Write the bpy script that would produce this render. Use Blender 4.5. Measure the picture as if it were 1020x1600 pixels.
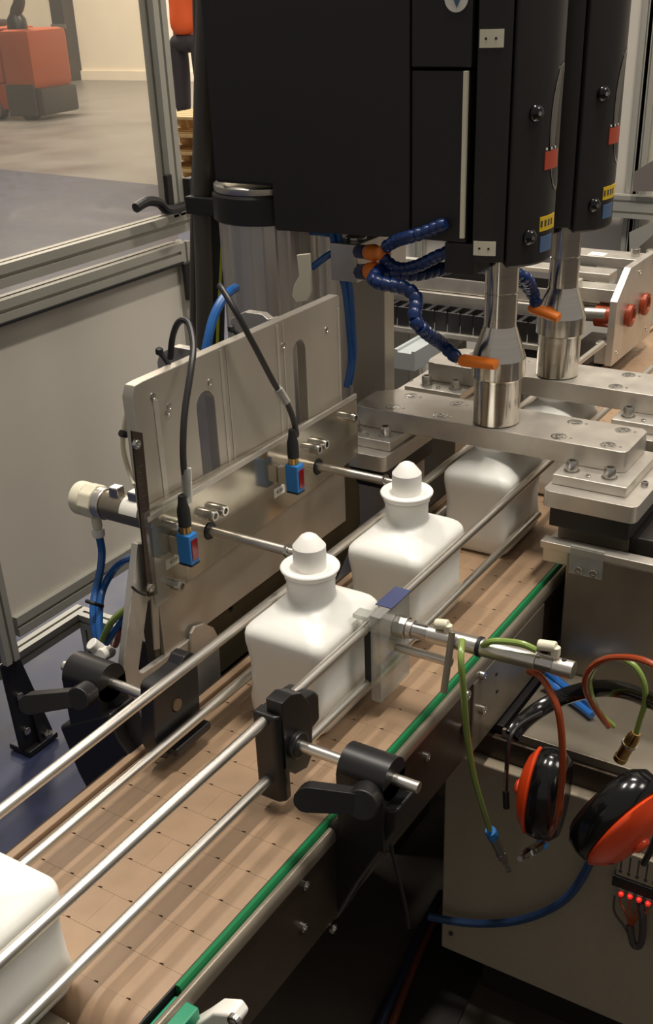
import bpy, bmesh, math, random
from mathutils import Vector, Matrix
random.seed(4)
for o in list(bpy.data.objects): bpy.data.objects.remove(o)
SC = bpy.context.scene
COL = SC.collection
# world units are metres, z = 0 is the top of the conveyor belt, +y runs along the conveyor
# ------------------------------------------------------------------ camera
cam = bpy.data.cameras.new('camera'); co = bpy.data.objects.new('camera', cam); COL.objects.link(co)
cr, cd, cf = ((0.8485177, 0.5279316, -0.0361385), (0.2354177, -0.4377727, -0.8677175), (-0.4739159, 0.727766, -0.4957423))
co.matrix_world = Matrix(((cr[0], -cd[0], -cf[0], 0.62178), (cr[1], -cd[1], -cf[1], -1.00516), (cr[2], -cd[2], -cf[2], 0.85489), (0, 0, 0, 1)))
cam.sensor_fit = 'VERTICAL'; cam.sensor_height = 36; cam.sensor_width = 22.95; cam.lens = 1707.93/1600*36; cam.shift_y = 136.96/1600
cam.clip_start = .02; cam.clip_end = 100
SC.camera = co
# ------------------------------------------------------------------ light
SC.view_settings.view_transform = 'Standard'; SC.view_settings.look = 'None'; SC.view_settings.gamma = 1; SC.view_settings.exposure = -.12
SC.view_settings.use_curve_mapping = False
W = bpy.data.worlds.new('hall'); SC.world = W; W.use_nodes = True
bg = W.node_tree.nodes['Background']; bg.inputs[0].default_value = (1.0, .94, .87, 1); bg.inputs[1].default_value = .27
def area(name, loc, sx, sy, power, col=(1, .92, .82), tgt=None):
    l = bpy.data.lights.new(name, 'AREA'); l.shape = 'RECTANGLE'; l.size = sx; l.size_y = sy; l.energy = power; l.color = col
    o = bpy.data.objects.new(name, l); COL.objects.link(o); o.location = loc
    if tgt: o.rotation_euler = (Vector(tgt)-Vector(loc)).to_track_quat('-Z', 'Y').to_euler()
    return o
area('overhead_light', (.55, .45, 4.6), .2, .9, 165)
area('overhead_light', (-1.5, .35, 4.8), .2, 1.0, 110)
area('overhead_light', (-.4, 2.9, 4.8), 1.2, .3, 110)
area('overhead_light', (3.2, 1.6, 4.6), 1.4, 1.4, 110)  # large soft light added at the right to brighten the guard panel
area('overhead_light', (-4, 6, 6), 1.0, 2.4, 190)
area('overhead_light', (-8.5, 7, 6), 1.0, 2.4, 190)
area('overhead_light', (-13, 12, 6), 1.0, 2.4, 850)
area('overhead_light', (-6, 12.5, 6), 1.0, 2.4, 600)
def spot(name, loc, tgt, power):
    l = bpy.data.lights.new(name, 'SPOT'); l.energy = power; l.color = (1, .05, .04); l.spot_size = math.radians(5.5); l.spot_blend = .8; l.shadow_soft_size = .001
    o = bpy.data.objects.new(name, l); COL.objects.link(o); o.location = loc; o.rotation_euler = (Vector(tgt)-Vector(loc)).to_track_quat('-Z', 'Y').to_euler()
# ------------------------------------------------------------------ materials
def sr(c): return tuple(((v/255)/12.92 if v/255 <= .04045 else ((v/255+.055)/1.055)**2.4) for v in c)+(1,)
def mat(name, rgb, rough=.5, metal=0., noise=0., nscale=60., bump=0., aniso=0., coat=0., trans=0., ss=0., spec=.5, emit=None, stretch=None, alpha=1., rvar=0.):
    m = bpy.data.materials.new(name); m.use_nodes = True; nt = m.node_tree; b = nt.nodes['Principled BSDF']
    b.inputs['Base Color'].default_value = sr(rgb); b.inputs['Roughness'].default_value = rough; b.inputs['Metallic'].default_value = metal
    b.inputs['Specular IOR Level'].default_value = spec; b.inputs['Coat Weight'].default_value = coat
    b.inputs['Transmission Weight'].default_value = trans; b.inputs['Alpha'].default_value = alpha
    if ss: b.inputs['Subsurface Weight'].default_value = ss; b.inputs['Subsurface Radius'].default_value = (.02, .018, .015)
    if emit: b.inputs['Emission Color'].default_value = sr(emit[0]); b.inputs['Emission Strength'].default_value = emit[1]
    if noise or bump or rvar:
        tc = nt.nodes.new('ShaderNodeTexCoord'); n = nt.nodes.new('ShaderNodeTexNoise'); n.inputs['Scale'].default_value = nscale; n.inputs['Detail'].default_value = 4
        src = tc.outputs['Object']
        if stretch:
            mp = nt.nodes.new('ShaderNodeMapping'); mp.inputs['Scale'].default_value = stretch; nt.links.new(src, mp.inputs[0]); src = mp.outputs[0]
        nt.links.new(src, n.inputs['Vector'])
        if noise:
            cr_ = nt.nodes.new('ShaderNodeValToRGB'); c = sr(rgb)
            cr_.color_ramp.elements[0].position = .3; cr_.color_ramp.elements[1].position = .7
            cr_.color_ramp.elements[0].color = tuple(v*(1-noise) for v in c[:3])+(1,)
            cr_.color_ramp.elements[1].color = tuple(min(1, v*(1+noise)) for v in c[:3])+(1,)
            nt.links.new(n.outputs['Fac'], cr_.inputs[0]); nt.links.new(cr_.outputs[0], b.inputs['Base Color'])
        if rvar:
            mr = nt.nodes.new('ShaderNodeMapRange'); mr.inputs[3].default_value = max(.02, rough-rvar); mr.inputs[4].default_value = rough+rvar
            nt.links.new(n.outputs['Fac'], mr.inputs[0]); nt.links.new(mr.outputs[0], b.inputs['Roughness'])
        if bump:
            bp = nt.nodes.new('ShaderNodeBump'); bp.inputs['Strength'].default_value = bump; bp.inputs['Distance'].default_value = .002
            nt.links.new(n.outputs['Fac'], bp.inputs['Height']); nt.links.new(bp.outputs[0], b.inputs['Normal'])
    return m
def clear(name, rgb, tr=.8, rough=.05):
    m = bpy.data.materials.new(name); m.use_nodes = True; nt = m.node_tree; nt.nodes.clear()
    out = nt.nodes.new('ShaderNodeOutputMaterial'); t = nt.nodes.new('ShaderNodeBsdfTransparent'); t.inputs[0].default_value = sr(rgb)
    g = nt.nodes.new('ShaderNodeBsdfGlossy'); g.inputs['Roughness'].default_value = rough
    d = nt.nodes.new('ShaderNodeBsdfDiffuse'); d.inputs[0].default_value = sr((200, 200, 195))
    lw = nt.nodes.new('ShaderNodeLayerWeight'); lw.inputs[0].default_value = .5
    pw = nt.nodes.new('ShaderNodeMath'); pw.operation = 'POWER'; pw.inputs[1].default_value = 4
    fr = nt.nodes.new('ShaderNodeMath'); fr.operation = 'MULTIPLY_ADD'; fr.inputs[1].default_value = .9; fr.inputs[2].default_value = .05
    nt.links.new(lw.outputs['Facing'], pw.inputs[0]); nt.links.new(pw.outputs[0], fr.inputs[0])
    m1 = nt.nodes.new('ShaderNodeMixShader'); m1.inputs[0].default_value = 1-tr
    m2 = nt.nodes.new('ShaderNodeMixShader')
    nt.links.new(t.outputs[0], m1.inputs[1]); nt.links.new(d.outputs[0], m1.inputs[2])
    nt.links.new(fr.outputs[0], m2.inputs[0]); nt.links.new(m1.outputs[0], m2.inputs[1]); nt.links.new(g.outputs[0], m2.inputs[2])
    nt.links.new(m2.outputs[0], out.inputs[0]); return m
M = dict(
    rod=mat('polished_steel_rod', (222, 217, 208), .33, 1),
    alu=mat('milled_aluminium', (206, 200, 190), .36, .72, noise=.08, nscale=25, bump=.05, rvar=.1),
    plate=mat('brushed_aluminium_plate', (190, 183, 170), .36, .68, noise=.1, nscale=9, rvar=.1, stretch=(1, 1, .5)),
    mirror=mat('bright_plate', (180, 172, 156), .13, .8, noise=.08, nscale=12, rvar=.05),
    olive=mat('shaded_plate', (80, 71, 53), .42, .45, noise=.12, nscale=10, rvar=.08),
    dkb=mat('floor_cable_blue', (18, 26, 46), .5), dkr=mat('floor_cable_rust', (84, 40, 20), .5), hgr=mat('grey_brown_hose', (84, 78, 72), .45),
    col=mat('extruded_column', (205, 200, 194), .34, .7, noise=.06, nscale=20, rvar=.08, stretch=(3, 3, .1)),
    fdark=mat('dark_brown_floor', (66, 58, 50), .5, 0, noise=.3, nscale=4),
    horn=mat('turned_steel', (222, 216, 205), .16, 1, noise=.05, nscale=30, rvar=.05, stretch=(.3, .3, 6)),
    prof=mat('anodised_profile', (168, 166, 156), .45, .35),
    profg=mat('grey_profile', (176, 182, 182), .5, .2),
    sheet=mat('dull_stainless_sheet', (142, 133, 118), .34, .65, noise=.22, nscale=7, rvar=.12, bump=.02),
    dark=mat('dark_steel', (66, 55, 45), .36, .5, noise=.2, nscale=12, rvar=.1),
    steel=mat('zinc_bolt', (205, 202, 196), .22, 1),
    brass=mat('brass', (180, 150, 95), .25, 1),
    bplas=mat('black_plastic', (26, 25, 26), .38, 0, bump=.04, nscale=300),
    bhead=mat('black_enamel', (31, 27, 25), .45, 0, noise=.08, nscale=200),
    bgloss=mat('black_gloss', (14, 14, 15), .16, 0),
    brub=mat('black_rubber', (22, 22, 23), .6, 0),
    cable=mat('grey_cable', (44, 42, 42), .45, 0),
    hdpe=mat('translucent_bottle', (232, 232, 226), .38, 0, ss=.5),
    cap=mat('white_cap', (240, 238, 232), .45, 0, ss=.04),
    belt=mat('tan_belt', (152, 126, 100), .45, 0, noise=.05, nscale=40),
    beltd=mat('belt_underlay', (120, 98, 74), .6),
    green=mat('green_wear_strip', (22, 112, 66), .35, 0),
    teal=mat('green_plastic_block', (18, 128, 92), .35, 0),
    orange=mat('orange_plastic', (232, 124, 34), .4, 0),
    locb=mat('blue_hose_segment', (14, 40, 88), .3, 0),
    sblue=mat('sensor_blue', (42, 122, 196), .4, 0),
    lens=mat('red_lens', (120, 18, 26), .12, 0),
    hblue=mat('blue_hose', (34, 92, 160), .25, 0, coat=.3),
    hgreen=mat('green_hose', (126, 148, 72), .25, 0, coat=.3),
    hred=mat('rust_hose', (150, 62, 26), .25, 0, coat=.3),
    hdblue=mat('dark_blue_hose', (36, 60, 96), .4, 0),
    white=mat('white_plastic', (232, 230, 222), .4, 0),
    ivory=mat('ivory_plastic', (222, 216, 192), .45, 0),
    paper=mat('label_paper', (225, 222, 212), .6, 0),
    ink=mat('label_ink', (60, 60, 60), .6, 0),
    yel=mat('yellow_label', (214, 178, 30), .5, 0),
    redl=mat('red_label', (170, 66, 42), .5, 0),
    bluel=mat('blue_label', (70, 96, 130), .5, 0),
    cab=mat('beige_enclosure', (150, 139, 119), .5, 0, noise=.03, nscale=90),
    panel=mat('beige_panel', (206, 200, 188), .45, 0, noise=.03, nscale=4),
    earor=mat('earmuff_orange', (222, 70, 26), .3, 0, coat=.3),
    copper=mat('brown_bushing', (150, 62, 32), .35, .2),
    floor=mat('concrete_floor', (124, 119, 112), .34, 0, noise=.14, nscale=1.6, rvar=.12),
    paint=mat('blue_grey_floor_paint', (34, 39, 66), .45, 0, noise=.45, nscale=9, rvar=.1),
    wall=mat('cream_wall', (242, 230, 206), .6, 0, noise=.03, nscale=2),
    truck=mat('truck_orange', (160, 72, 34), .45, 0),
    grey=mat('grey_paint', (110, 104, 98), .5, 0),
    dgrey=mat('dark_grey_paint', (58, 54, 52), .5, 0),
    wood=mat('pale_pine', (206, 172, 116), .6, 0, noise=.12, nscale=14, stretch=(1, 8, 8)),
    shirt=mat('orange_shirt', (232, 96, 40), .7, 0), trous=mat('dark_trousers', (52, 46, 50), .8, 0), skin=mat('skin', (176, 122, 92), .5, 0, ss=.1),
    led=mat('red_led', (255, 60, 50), .3, 0, emit=((255, 40, 30), .5)),
    yg=mat('yellow_green_wire', (170, 180, 40), .5, 0),
    glass=clear('clear_polycarbonate', (248, 248, 244), .93, .04),
    gdoor=clear('door_pane', (250, 247, 242), .94, .06),
    guard=clear('clear_stop_plate', (232, 234, 230), .62, .08),
    bluerefl=mat('blue_reflection', (72, 78, 112), .3, 0),
)
# ------------------------------------------------------------------ mesh helpers
class MB:
    def __init__(s): s.b = bmesh.new()
    def box(s, x0, x1, y0, y1, z0, z1, mtx=None, bev=0):
        g = bmesh.ops.create_cube(s.b, size=1)['verts']
        for v in g: v.co = Vector((x0+(x1-x0)*(v.co.x+.5), y0+(y1-y0)*(v.co.y+.5), z0+(z1-z0)*(v.co.z+.5)))
        if bev:
            es = list({e for v in g for e in v.link_edges}); r = bmesh.ops.bevel(s.b, geom=es, offset=bev, segments=2, affect='EDGES', profile=.6)
            g = list({v for f in r['faces'] for v in f.verts})
        if mtx:
            for v in g: v.co = mtx @ v.co
        return s
    def rings(s, rings, cap=True, closed=False):
        rs = [[s.b.verts.new(p) for p in r] for r in rings]; n = len(rs[0])
        pr = list(zip(rs[:-1], rs[1:]))+([(rs[-1], rs[0])] if closed else [])
        for a, b in pr:
            for i in range(n): s.b.faces.new((a[i], a[(i+1) % n], b[(i+1) % n], b[i]))
        if cap and not closed: s.b.faces.new(rs[0][::-1]); s.b.faces.new(rs[-1])
        return s
    def frame(s, d):
        d = Vector(d).normalized(); u = d.orthogonal().normalized() if abs(d.z) > .99 else d.cross(Vector((0, 0, 1))).normalized()
        return d, u, d.cross(u)
    def cyl(s, p0, p1, r, n=20, r1=None):
        p0 = Vector(p0); p1 = Vector(p1); d, u, w = s.frame(p1-p0); r1 = r if r1 is None else r1
        return s.rings([[p+(u*math.cos(2*math.pi*i/n)+w*math.sin(2*math.pi*i/n))*q for i in range(n)] for p, q in ((p0, r), (p1, r1))])
    def lathe(s, p, axis, prof, n=32, sx=1, sy=1, up=None):
        p = Vector(p); d, u, w = s.frame(axis)
        if up is not None: w = Vector(up); w = (w-d*w.dot(d)).normalized(); u = w.cross(d)
        return s.rings([[p+d*h+(u*math.cos(2*math.pi*i/n)*sx+w*math.sin(2*math.pi*i/n)*sy)*max(r, 1e-4) for i in range(n)] for r, h in prof])
    def tube(s, pts, r, n=10, sm=True, flat=1.):
        P = [Vector(p) for p in pts]
        if sm and len(P) > 2:
            Q = []
            for i in range(len(P)-1):
                a = P[max(i-1, 0)]; b = P[i]; c = P[i+1]; e = P[min(i+2, len(P)-1)]
                for k in range(6):
                    t = k/6; Q.append(.5*((2*b)+(c-a)*t+(2*a-5*b+4*c-e)*t*t+(3*b-a-3*c+e)*t**3))
            Q.append(P[-1]); P = Q
        T = [(P[min(i+1, len(P)-1)]-P[max(i-1, 0)]).normalized() for i in range(len(P))]
        u = T[0].orthogonal().normalized(); R_ = []
        for p, t in zip(P, T):
            u = (u-t*u.dot(t)).normalized(); w = t.cross(u)
            R_.append([p+(u*math.cos(2*math.pi*i/n)*flat+w*math.sin(2*math.pi*i/n))*r for i in range(n)])
        return s.rings(R_)
    def prism(s, outline, axis, a, b, holes=()):
        """outline in the plane normal to axis (x: (y,z); y: (x,z); z: (x,y)), extruded from a to b"""
        def mk(p, h): return {'x': (h, p[0], p[1]), 'y': (p[0], h, p[1]), 'z': (p[0], p[1], h)}[axis]
        for h in (a, b):
            es = []
            for loop in [outline]+list(holes):
                vs = [s.b.verts.new(mk(p, h)) for p in loop]
                es += [s.b.edges.new((vs[i], vs[(i+1) % len(vs)])) for i in range(len(vs))]
            bmesh.ops.triangle_fill(s.b, edges=es, use_beauty=True)
        for loop in [outline]+list(holes):
            n = len(loop)
            for i in range(n):
                p, q = loop[i], loop[(i+1) % n]
                s.b.faces.new([s.b.verts.new(mk(p, a)), s.b.verts.new(mk(q, a)), s.b.verts.new(mk(q, b)), s.b.verts.new(mk(p, b))])
        return s
    def xf(s, m):
        bmesh.ops.transform(s.b, matrix=m, verts=s.b.verts); return s
    def build(s, name, m, par=None, bevel=0, ang=35, seg=2):
        bmesh.ops.remove_doubles(s.b, verts=s.b.verts, dist=1e-6)
        bmesh.ops.recalc_face_normals(s.b, faces=s.b.faces)
        off = org(par)
        for v in s.b.verts: v.co -= off
        me = bpy.data.meshes.new(name); s.b.to_mesh(me); s.b.free()
        for p in me.polygons: p.use_smooth = True
        me.set_sharp_from_angle(angle=math.radians(ang))
        me.materials.append(m if not isinstance(m, str) else M[m])
        o = bpy.data.objects.new(name, me); COL.objects.link(o)
        if par: o.parent = par
        if bevel:
            md = o.modifiers.new('bevel', 'BEVEL'); md.width = bevel; md.segments = seg; md.limit_method = 'ANGLE'; md.angle_limit = math.radians(40); md.harden_normals = True
        return o
def org(o):
    v = Vector((0, 0, 0))
    while o: v += o.location; o = o.parent
    return v
def thing(name, label, cat, loc, group=None):
    o = bpy.data.objects.new(name, None); COL.objects.link(o); o.location = loc; o.empty_display_size = .02
    o['label'] = label; o['category'] = cat
    if group: o['group'] = group
    return o
def tag(o, label, cat, group=None):
    """gives a one-mesh thing its properties and moves its origin to its lowest point"""
    me = o.data; c = sum((v.co for v in me.vertices), Vector())/len(me.vertices); c.z = min(v.co.z for v in me.vertices)
    for v in me.vertices: v.co -= c
    o.location = c
    o['label'] = label; o['category'] = cat
    if group: o['group'] = group
    return o
def struct(o): o['kind'] = 'structure'; return o
def copy_tree(o, parent=None):
    c = o.copy(); COL.objects.link(c); c.parent = parent
    for ch in list(o.children): copy_tree(ch, c)
    return c
def rrect(cx, cy, hx, hy, r, n=5):
    out = []
    for k, (sx, sy) in enumerate(((1, 1), (-1, 1), (-1, -1), (1, -1))):
        for i in range(n+1):
            a = math.pi/2*(k+i/n); out.append((cx+sx*(hx-r)+r*math.cos(a), cy+sy*(hy-r)+r*math.sin(a)))
    return out
def circ(cx, cy, r, n=16): return [(cx+r*math.cos(2*math.pi*i/n), cy+r*math.sin(2*math.pi*i/n)) for i in range(n)]
def slot(cx, z0, z1, r, n=8): return [(cx+r*math.cos(math.pi*i/n), z1-r+r*math.sin(math.pi*i/n)) for i in range(n+1)]+[(cx+r*math.cos(math.pi+math.pi*i/n), z0+r+r*math.sin(math.pi+math.pi*i/n)) for i in range(n+1)]
_bc = {}
def inst(key, maker, name, loc, axis, par):
    """a part that shares its mesh with all alike parts"""
    if key not in _bc:
        o = maker(); _bc[key] = o.data; bpy.data.objects.remove(o)
    o = bpy.data.objects.new(name, _bc[key]); COL.objects.link(o); o.parent = par
    o.location = Vector(loc)-org(par); o.rotation_euler = Vector(axis).to_track_quat('Z', 'Y').to_euler()
    return o
def bolt(par, loc, axis=(0, 0, 1), r=.0065, h=.010, m='steel', name='bolt', flat=False):
    def mk():
        b = MB(); b.lathe((0, 0, 0), (0, 0, 1), [(r*.5, -.002), (r, -.0005), (r, h*.85), (r*.88, h), (r*.55, h), (r*.5, h*.55)], 18)
        return b.build('bolt', m, None, 0)
    return inst(('bolt', r, h, m), mk, name, loc, axis, par)
def tslot(b, axis, a0, a1, c1, c2, w=.04, h=.04):
    """extruded slotted profile, centred on (c1, c2) in the plane normal to axis"""
    g, d = .004, .007
    def side(n, k): # notch positions for a side of length n
        return [(-g), (g)]
    hw, hh = w/2, h/2; o = []
    def seg(p, q):
        L = math.hypot(q[0]-p[0], q[1]-p[1]); cnt = max(1, int(round(L/.04))); ux, uy = (q[0]-p[0])/L, (q[1]-p[1])/L; nx, ny = -uy, ux
        o.append(p)
        for i in range(cnt):
            c = L*(i+.5)/cnt
            for t, dd in ((c-g, 0), (c-g, d), (c+g, d), (c+g, 0)): o.append((p[0]+ux*t+nx*dd, p[1]+uy*t+ny*dd))
    C_ = [(-hw, -hh), (hw, -hh), (hw, hh), (-hw, hh)]
    for i in range(4): seg(C_[i], C_[(i+1) % 4])
    return b.prism([(c1+x, c2+y) for x, y in o], axis, a0, a1)
def text_mesh(txt, size, m, par, mtx, name='lettering'):
    cu = bpy.data.curves.new('t', 'FONT'); cu.body = txt; cu.size = size; cu.extrude = size*.02; cu.align_x = 'CENTER'; cu.align_y = 'CENTER'
    ob = bpy.data.objects.new('t', cu); COL.objects.link(ob)
    me = bpy.data.meshes.new_from_object(ob.evaluated_get(bpy.context.evaluated_depsgraph_get()))
    bpy.data.objects.remove(ob); me.materials.clear(); me.materials.append(M[m]); me.transform(mtx)
    off = org(par)
    for v in me.vertices: v.co -= off
    me.name = name
    o = bpy.data.objects.new(name, me); COL.objects.link(o); o.parent = par; return o
# ------------------------------------------------------------------ the setting
FZ = -.75
struct(MB().box(-30, 14, -8, 16.6, FZ-.1, FZ).build('floor', 'floor'))
struct(MB().prism([(-14, -6), (12, -6), (12, 7.05), (-5.9, 7.05), (-8.5, 7.3), (-14, 7.8)], 'z', FZ, FZ+.002).build('floor_paint', 'paint'))
struct(MB().box(-.62, 6, -6, 5, FZ+.002, FZ+.004).build('floor_dark', 'fdark'))  # dark brown floor area laid over the blue paint
wb = struct(MB().box(-30, 14, 16.55, 16.75, FZ, 6).build('wall_back', 'wall'))
struct(MB().box(-30, 14, 16.50, 16.55, FZ, FZ+.16).build('baseboard_back', 'wall'))
for i, px in enumerate((-21, -18.3, -13.5, -11.1, -8.6, -6)):
    MB().box(px, px+.03, 16.535, 16.55, FZ+.16, 6).build('panel_joint', 'grey', wb)
MB().box(-16.3251, -15.9905, 16.25, 16.55, FZ, 6).build('column', 'dgrey', wb, .01)
for k in range(4): MB().box(-16.342, -15.9739, 16.23, 16.26, FZ+.9+k*.9, FZ+.98+k*.9).build('column_strap', 'grey', wb)
# ---- orange pallet truck
tx, ty = -11.5956, 10.9077
t = thing('pallet_truck', 'orange and black electric pallet truck parked by the cream wall', 'truck', (tx, ty, FZ))
a = math.atan2(-.3, 1)
def tb(b): return b.xf(Matrix.Translation((tx, ty, FZ)) @ Matrix.Rotation(.1, 4, 'Z'))
tb(MB().box(-.42, .12, -.1, .75, .38, 1.12, bev=.09)).build('hood', 'truck', t)
tb(MB().box(-.40, .10, -.12, -.08, .05, .45)).build('bumper', 'dgrey', t, .02)
tb(MB().box(-.40, .20, -.08, .7, .06, .40, bev=.04)).build('chassis', 'dgrey', t)
tb(MB().box(-1.5, -.46, -.05, .8, .45, 1.15, bev=.08)).build('battery_cover', 'truck', t)
tb(MB().box(-1.5, -.46, -.02, .8, .12, .46, bev=.03)).build('lower_cover', 'truck', t)
tb(MB().cyl((-.7, -.06, .12), (-.7, .1, .12), .12)).build('wheel', 'grey', t)
tb(MB().cyl((-.1, -.10, .1), (-.1, .1, .1), .1)).build('wheel', 'brub', t)
tb(MB().box(-.80, -.62, -.065, -.05, .82, 1.02)).build('sticker', 'paper', t)
tb(MB().box(-1.2, -.7, .1, .5, 1.15, 1.24, bev=.03)).build('console', 'dgrey', t)
tb(MB().tube([(-.25, .2, 1.1), (-.24, .15, 1.3), (-.1, .1, 1.45), (-.02, .05, 1.8), (0, 0, 2.3)], .08)).build('tiller', 'dgrey', t)
tb(MB().lathe((-.24, .15, 1.12), (0, 0, 1), [(.14, 0), (.13, .12), (.07, .2)])).build('tiller_base', 'bplas', t)
# ---- person in an orange shirt
px_, py_ = -9.118, 11.1276
pe = thing('person', 'person in orange shirt and dark trousers standing with back to the machine', 'person', (px_, py_, FZ))
def pf(p): return (px_+.12+p[0]*1.5, py_+p[1], FZ+p[2]*1.12)
def skinfig(name, verts, edges, rad, m, par):
    me = bpy.data.meshes.new(name); off = org(par)
    me.from_pydata([Vector(pf(v))-off for v in verts], edges, []); me.materials.append(M[m])
    o = bpy.data.objects.new(name, me); COL.objects.link(o); o.parent = par
    md = o.modifiers.new('skin', 'SKIN'); md.use_smooth_shade = True
    for i, r in enumerate(rad): me.skin_vertices[0].data[i].radius = (r, r*.85)
    me.skin_vertices[0].data[0].use_root = True
    o.modifiers.new('sub', 'SUBSURF').levels = 2; o.modifiers['sub'].render_levels = 2
    return o
skinfig('body', [(0, 0, 1.0), (0, 0, 1.3), (0, 0, 1.5), (0, 0, 1.6), (0, .0, 1.74), (.22, 0, 1.46), (.29, .02, 1.18), (.28, -.08, .93), (.28, -.1, .84), (-.22, 0, 1.46), (-.29, .02, 1.18), (-.28, -.05, .93), (-.28, -.07, .84), (.1, 0, .9), (.11, 0, .5), (.12, 0, .1), (.13, -.1, .05), (-.1, 0, .9), (-.11, .03, .5), (-.12, .02, .1), (-.13, -.08, .05)],
    [(0, 1), (1, 2), (2, 3), (3, 4), (2, 5), (5, 6), (6, 7), (7, 8), (2, 9), (9, 10), (10, 11), (11, 12), (0, 13), (13, 14), (14, 15), (15, 16), (0, 17), (17, 18), (18, 19), (19, 20)],
    [.14, .15, .14, .055, .1, .07, .045, .035, .04, .07, .045, .035, .04, .085, .06, .045, .04, .085, .06, .045, .04], 'skin', pe)
skinfig('trousers', [(0, 0, .90), (.11, 0, .82), (.12, 0, .5), (.13, 0, .08), (-.11, 0, .82), (-.12, .03, .5), (-.13, .02, .08)], [(0, 1), (1, 2), (2, 3), (0, 4), (4, 5), (5, 6)], [.17, .14, .13, .11, .14, .13, .11], 'trous', pe)
skinfig('shirt', [(0, 0, .88), (0, 0, 1.3), (0, 0, 1.5), (.23, 0, 1.45), (.29, .02, 1.22), (-.23, 0, 1.45), (-.29, .02, 1.22)], [(0, 1), (1, 2), (2, 3), (3, 4), (2, 5), (5, 6)], [.24, .24, .2, .1, .085, .1, .085], 'shirt', pe)
for s in (-1, 1): MB().box(px_+.12+s*.18-.06, px_+.12+s*.18+.06, py_-.2, py_+.08, FZ, FZ+.09, bev=.03).build('shoe', 'bplas', pe)
MB().lathe(pf((0, 0, 1.7)), (0, 0, 1), [(.02, -.02), (.105, 0), (.108, .06), (.08, .12), (.02, .145)], 20).build('hair', 'brub', pe)
# ---- pallets
qx, qy = -5.9447, 7.1099
for i, (dx, dy, n) in enumerate(((0, 0, 4), )):
    for k in range(n):
        z0 = FZ+.1445*k; pl = thing('wooden_pallet', ('bottom wooden pallet of the stack on the floor', 'second wooden pallet from the bottom of the stack', 'third wooden pallet from the bottom of the stack', 'top wooden pallet of the stack behind the cable bundle')[k], 'pallet', (qx+dx, qy+dy, z0), 'stacked wooden pallets')
        for j in range(7): MB().box(qx+dx-.35, qx+dx+.85, qy+dy+j*.118, qy+dy+j*.118+.095, z0+.122, z0+.144).build('deck_board', 'wood', pl)
        for j in range(3):
            MB().box(qx+dx-.35+j*.55, qx+dx-.25+j*.55, qy+dy, qy+dy+.8, z0+.1, z0+.122).build('stringer_board', 'wood', pl)
            MB().box(qx+dx-.35+j*.55, qx+dx-.25+j*.55, qy+dy, qy+dy+.8, z0, z0+.02).build('bottom_board', 'wood', pl)
            for l in range(3): MB().box(qx+dx-.35+j*.55, qx+dx-.25+j*.55, qy+dy+l*.35, qy+dy+l*.35+.1, z0+.02, z0+.1).build('block', 'wood', pl)
# ------------------------------------------------------------------ guard fence, x = -1.15
GX = -1.15
gf = thing('guard_fence', 'aluminium profile guard frame with beige infill panel left of the machine', 'fence', (GX, .42, FZ))
tslot(MB(), 'z', FZ+.2705, 2.2, GX, 0.4177-.048).build('post', 'prof', gf)
tslot(MB(), 'z', FZ+.12, .305, GX, 1.125).build('post', 'prof', gf)
tslot(MB(), 'y', .41, 1.105, GX, 0.2832, .04, .045).build('top_rail', 'prof', gf)
tslot(MB(), 'y', .402, 1.105, GX, -0.384-.02, .04, .05).build('bottom_rail', 'prof', gf)
MB().box(GX-.006, GX+.006, .40, 1.11, -0.384, 0.2633).build('infill_panel', 'panel', gf)
MB().box(GX+.02, GX+.026, .405, 1.105, 0.2633-.006, 0.2633).build('rail_shade_band', 'brub', gf)  # dark strip put in for the shade under the top rail
ft = MB().prism([(.35, FZ+.02), (.455, FZ+.02), (.40, FZ+.27), (.345, FZ+.27)], 'x', GX-.004, GX+.004)
ft.box(GX-.05, GX+.02, .36, .455, FZ+.005, FZ+.02); ft.build('foot', 'bplas', gf, .003)
ft2 = MB().prism([(GX+.004, FZ+.02), (GX+.018, FZ+.02), (GX+.004, FZ+.16)], 'y', .40, .408); ft2.build('foot_rib', 'bplas', gf)
for z in (FZ+.07, FZ+.17): bolt(gf, (GX+.004, .375, z), (1, 0, 0), .010, .008)
bolt(gf, (GX+.01, .43, FZ+.02), (0, 0, 1), .012, .012)
MB().box(GX+.02, GX+.03, 1.10, 1.145, .17, .26).build('hinge_block', 'bplas', gf, .003)
# door above
gd = thing('guard_door', 'clear framed guard door above the beige panel', 'door', (GX, .5, .32))
tslot(MB(), 'y', .05, 1.30, GX, 0.3507, .04, .045).build('bottom_rail', 'prof', gd)
tslot(MB(), 'z', 0.3677, 1.6, GX, 1.115, .04, .045).build('stile', 'prof', gd)
MB().box(GX-.003, GX+.003, .05, 1.10, 0.3677-.01, 1.6).build('pane', 'gdoor', gd)
MB().box(GX-.003, GX+.003, .41, 1.12, 0.3005, 0.3312).build('lower_pane', 'gdoor', gd)
MB().box(GX+.02, GX+.032, 1.065, 1.085, 0.3868, 0.4673).build('catch', 'bplas', gd, .002)
MB().box(GX+.02, GX+.04, 1.135, 1.17, 0.3787, 0.4501).build('catch', 'bplas', gd, .002)
MB().tube([(-1.12, 1.1214, 0.3898), (-1.1, 1.0355, 0.397), (-1.1, 1.0067, 0.4174), (-1.1, 0.9677, 0.4266), (-1.1, 0.9267, 0.4197)], .011).build('handle', 'bplas', gd)
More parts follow.
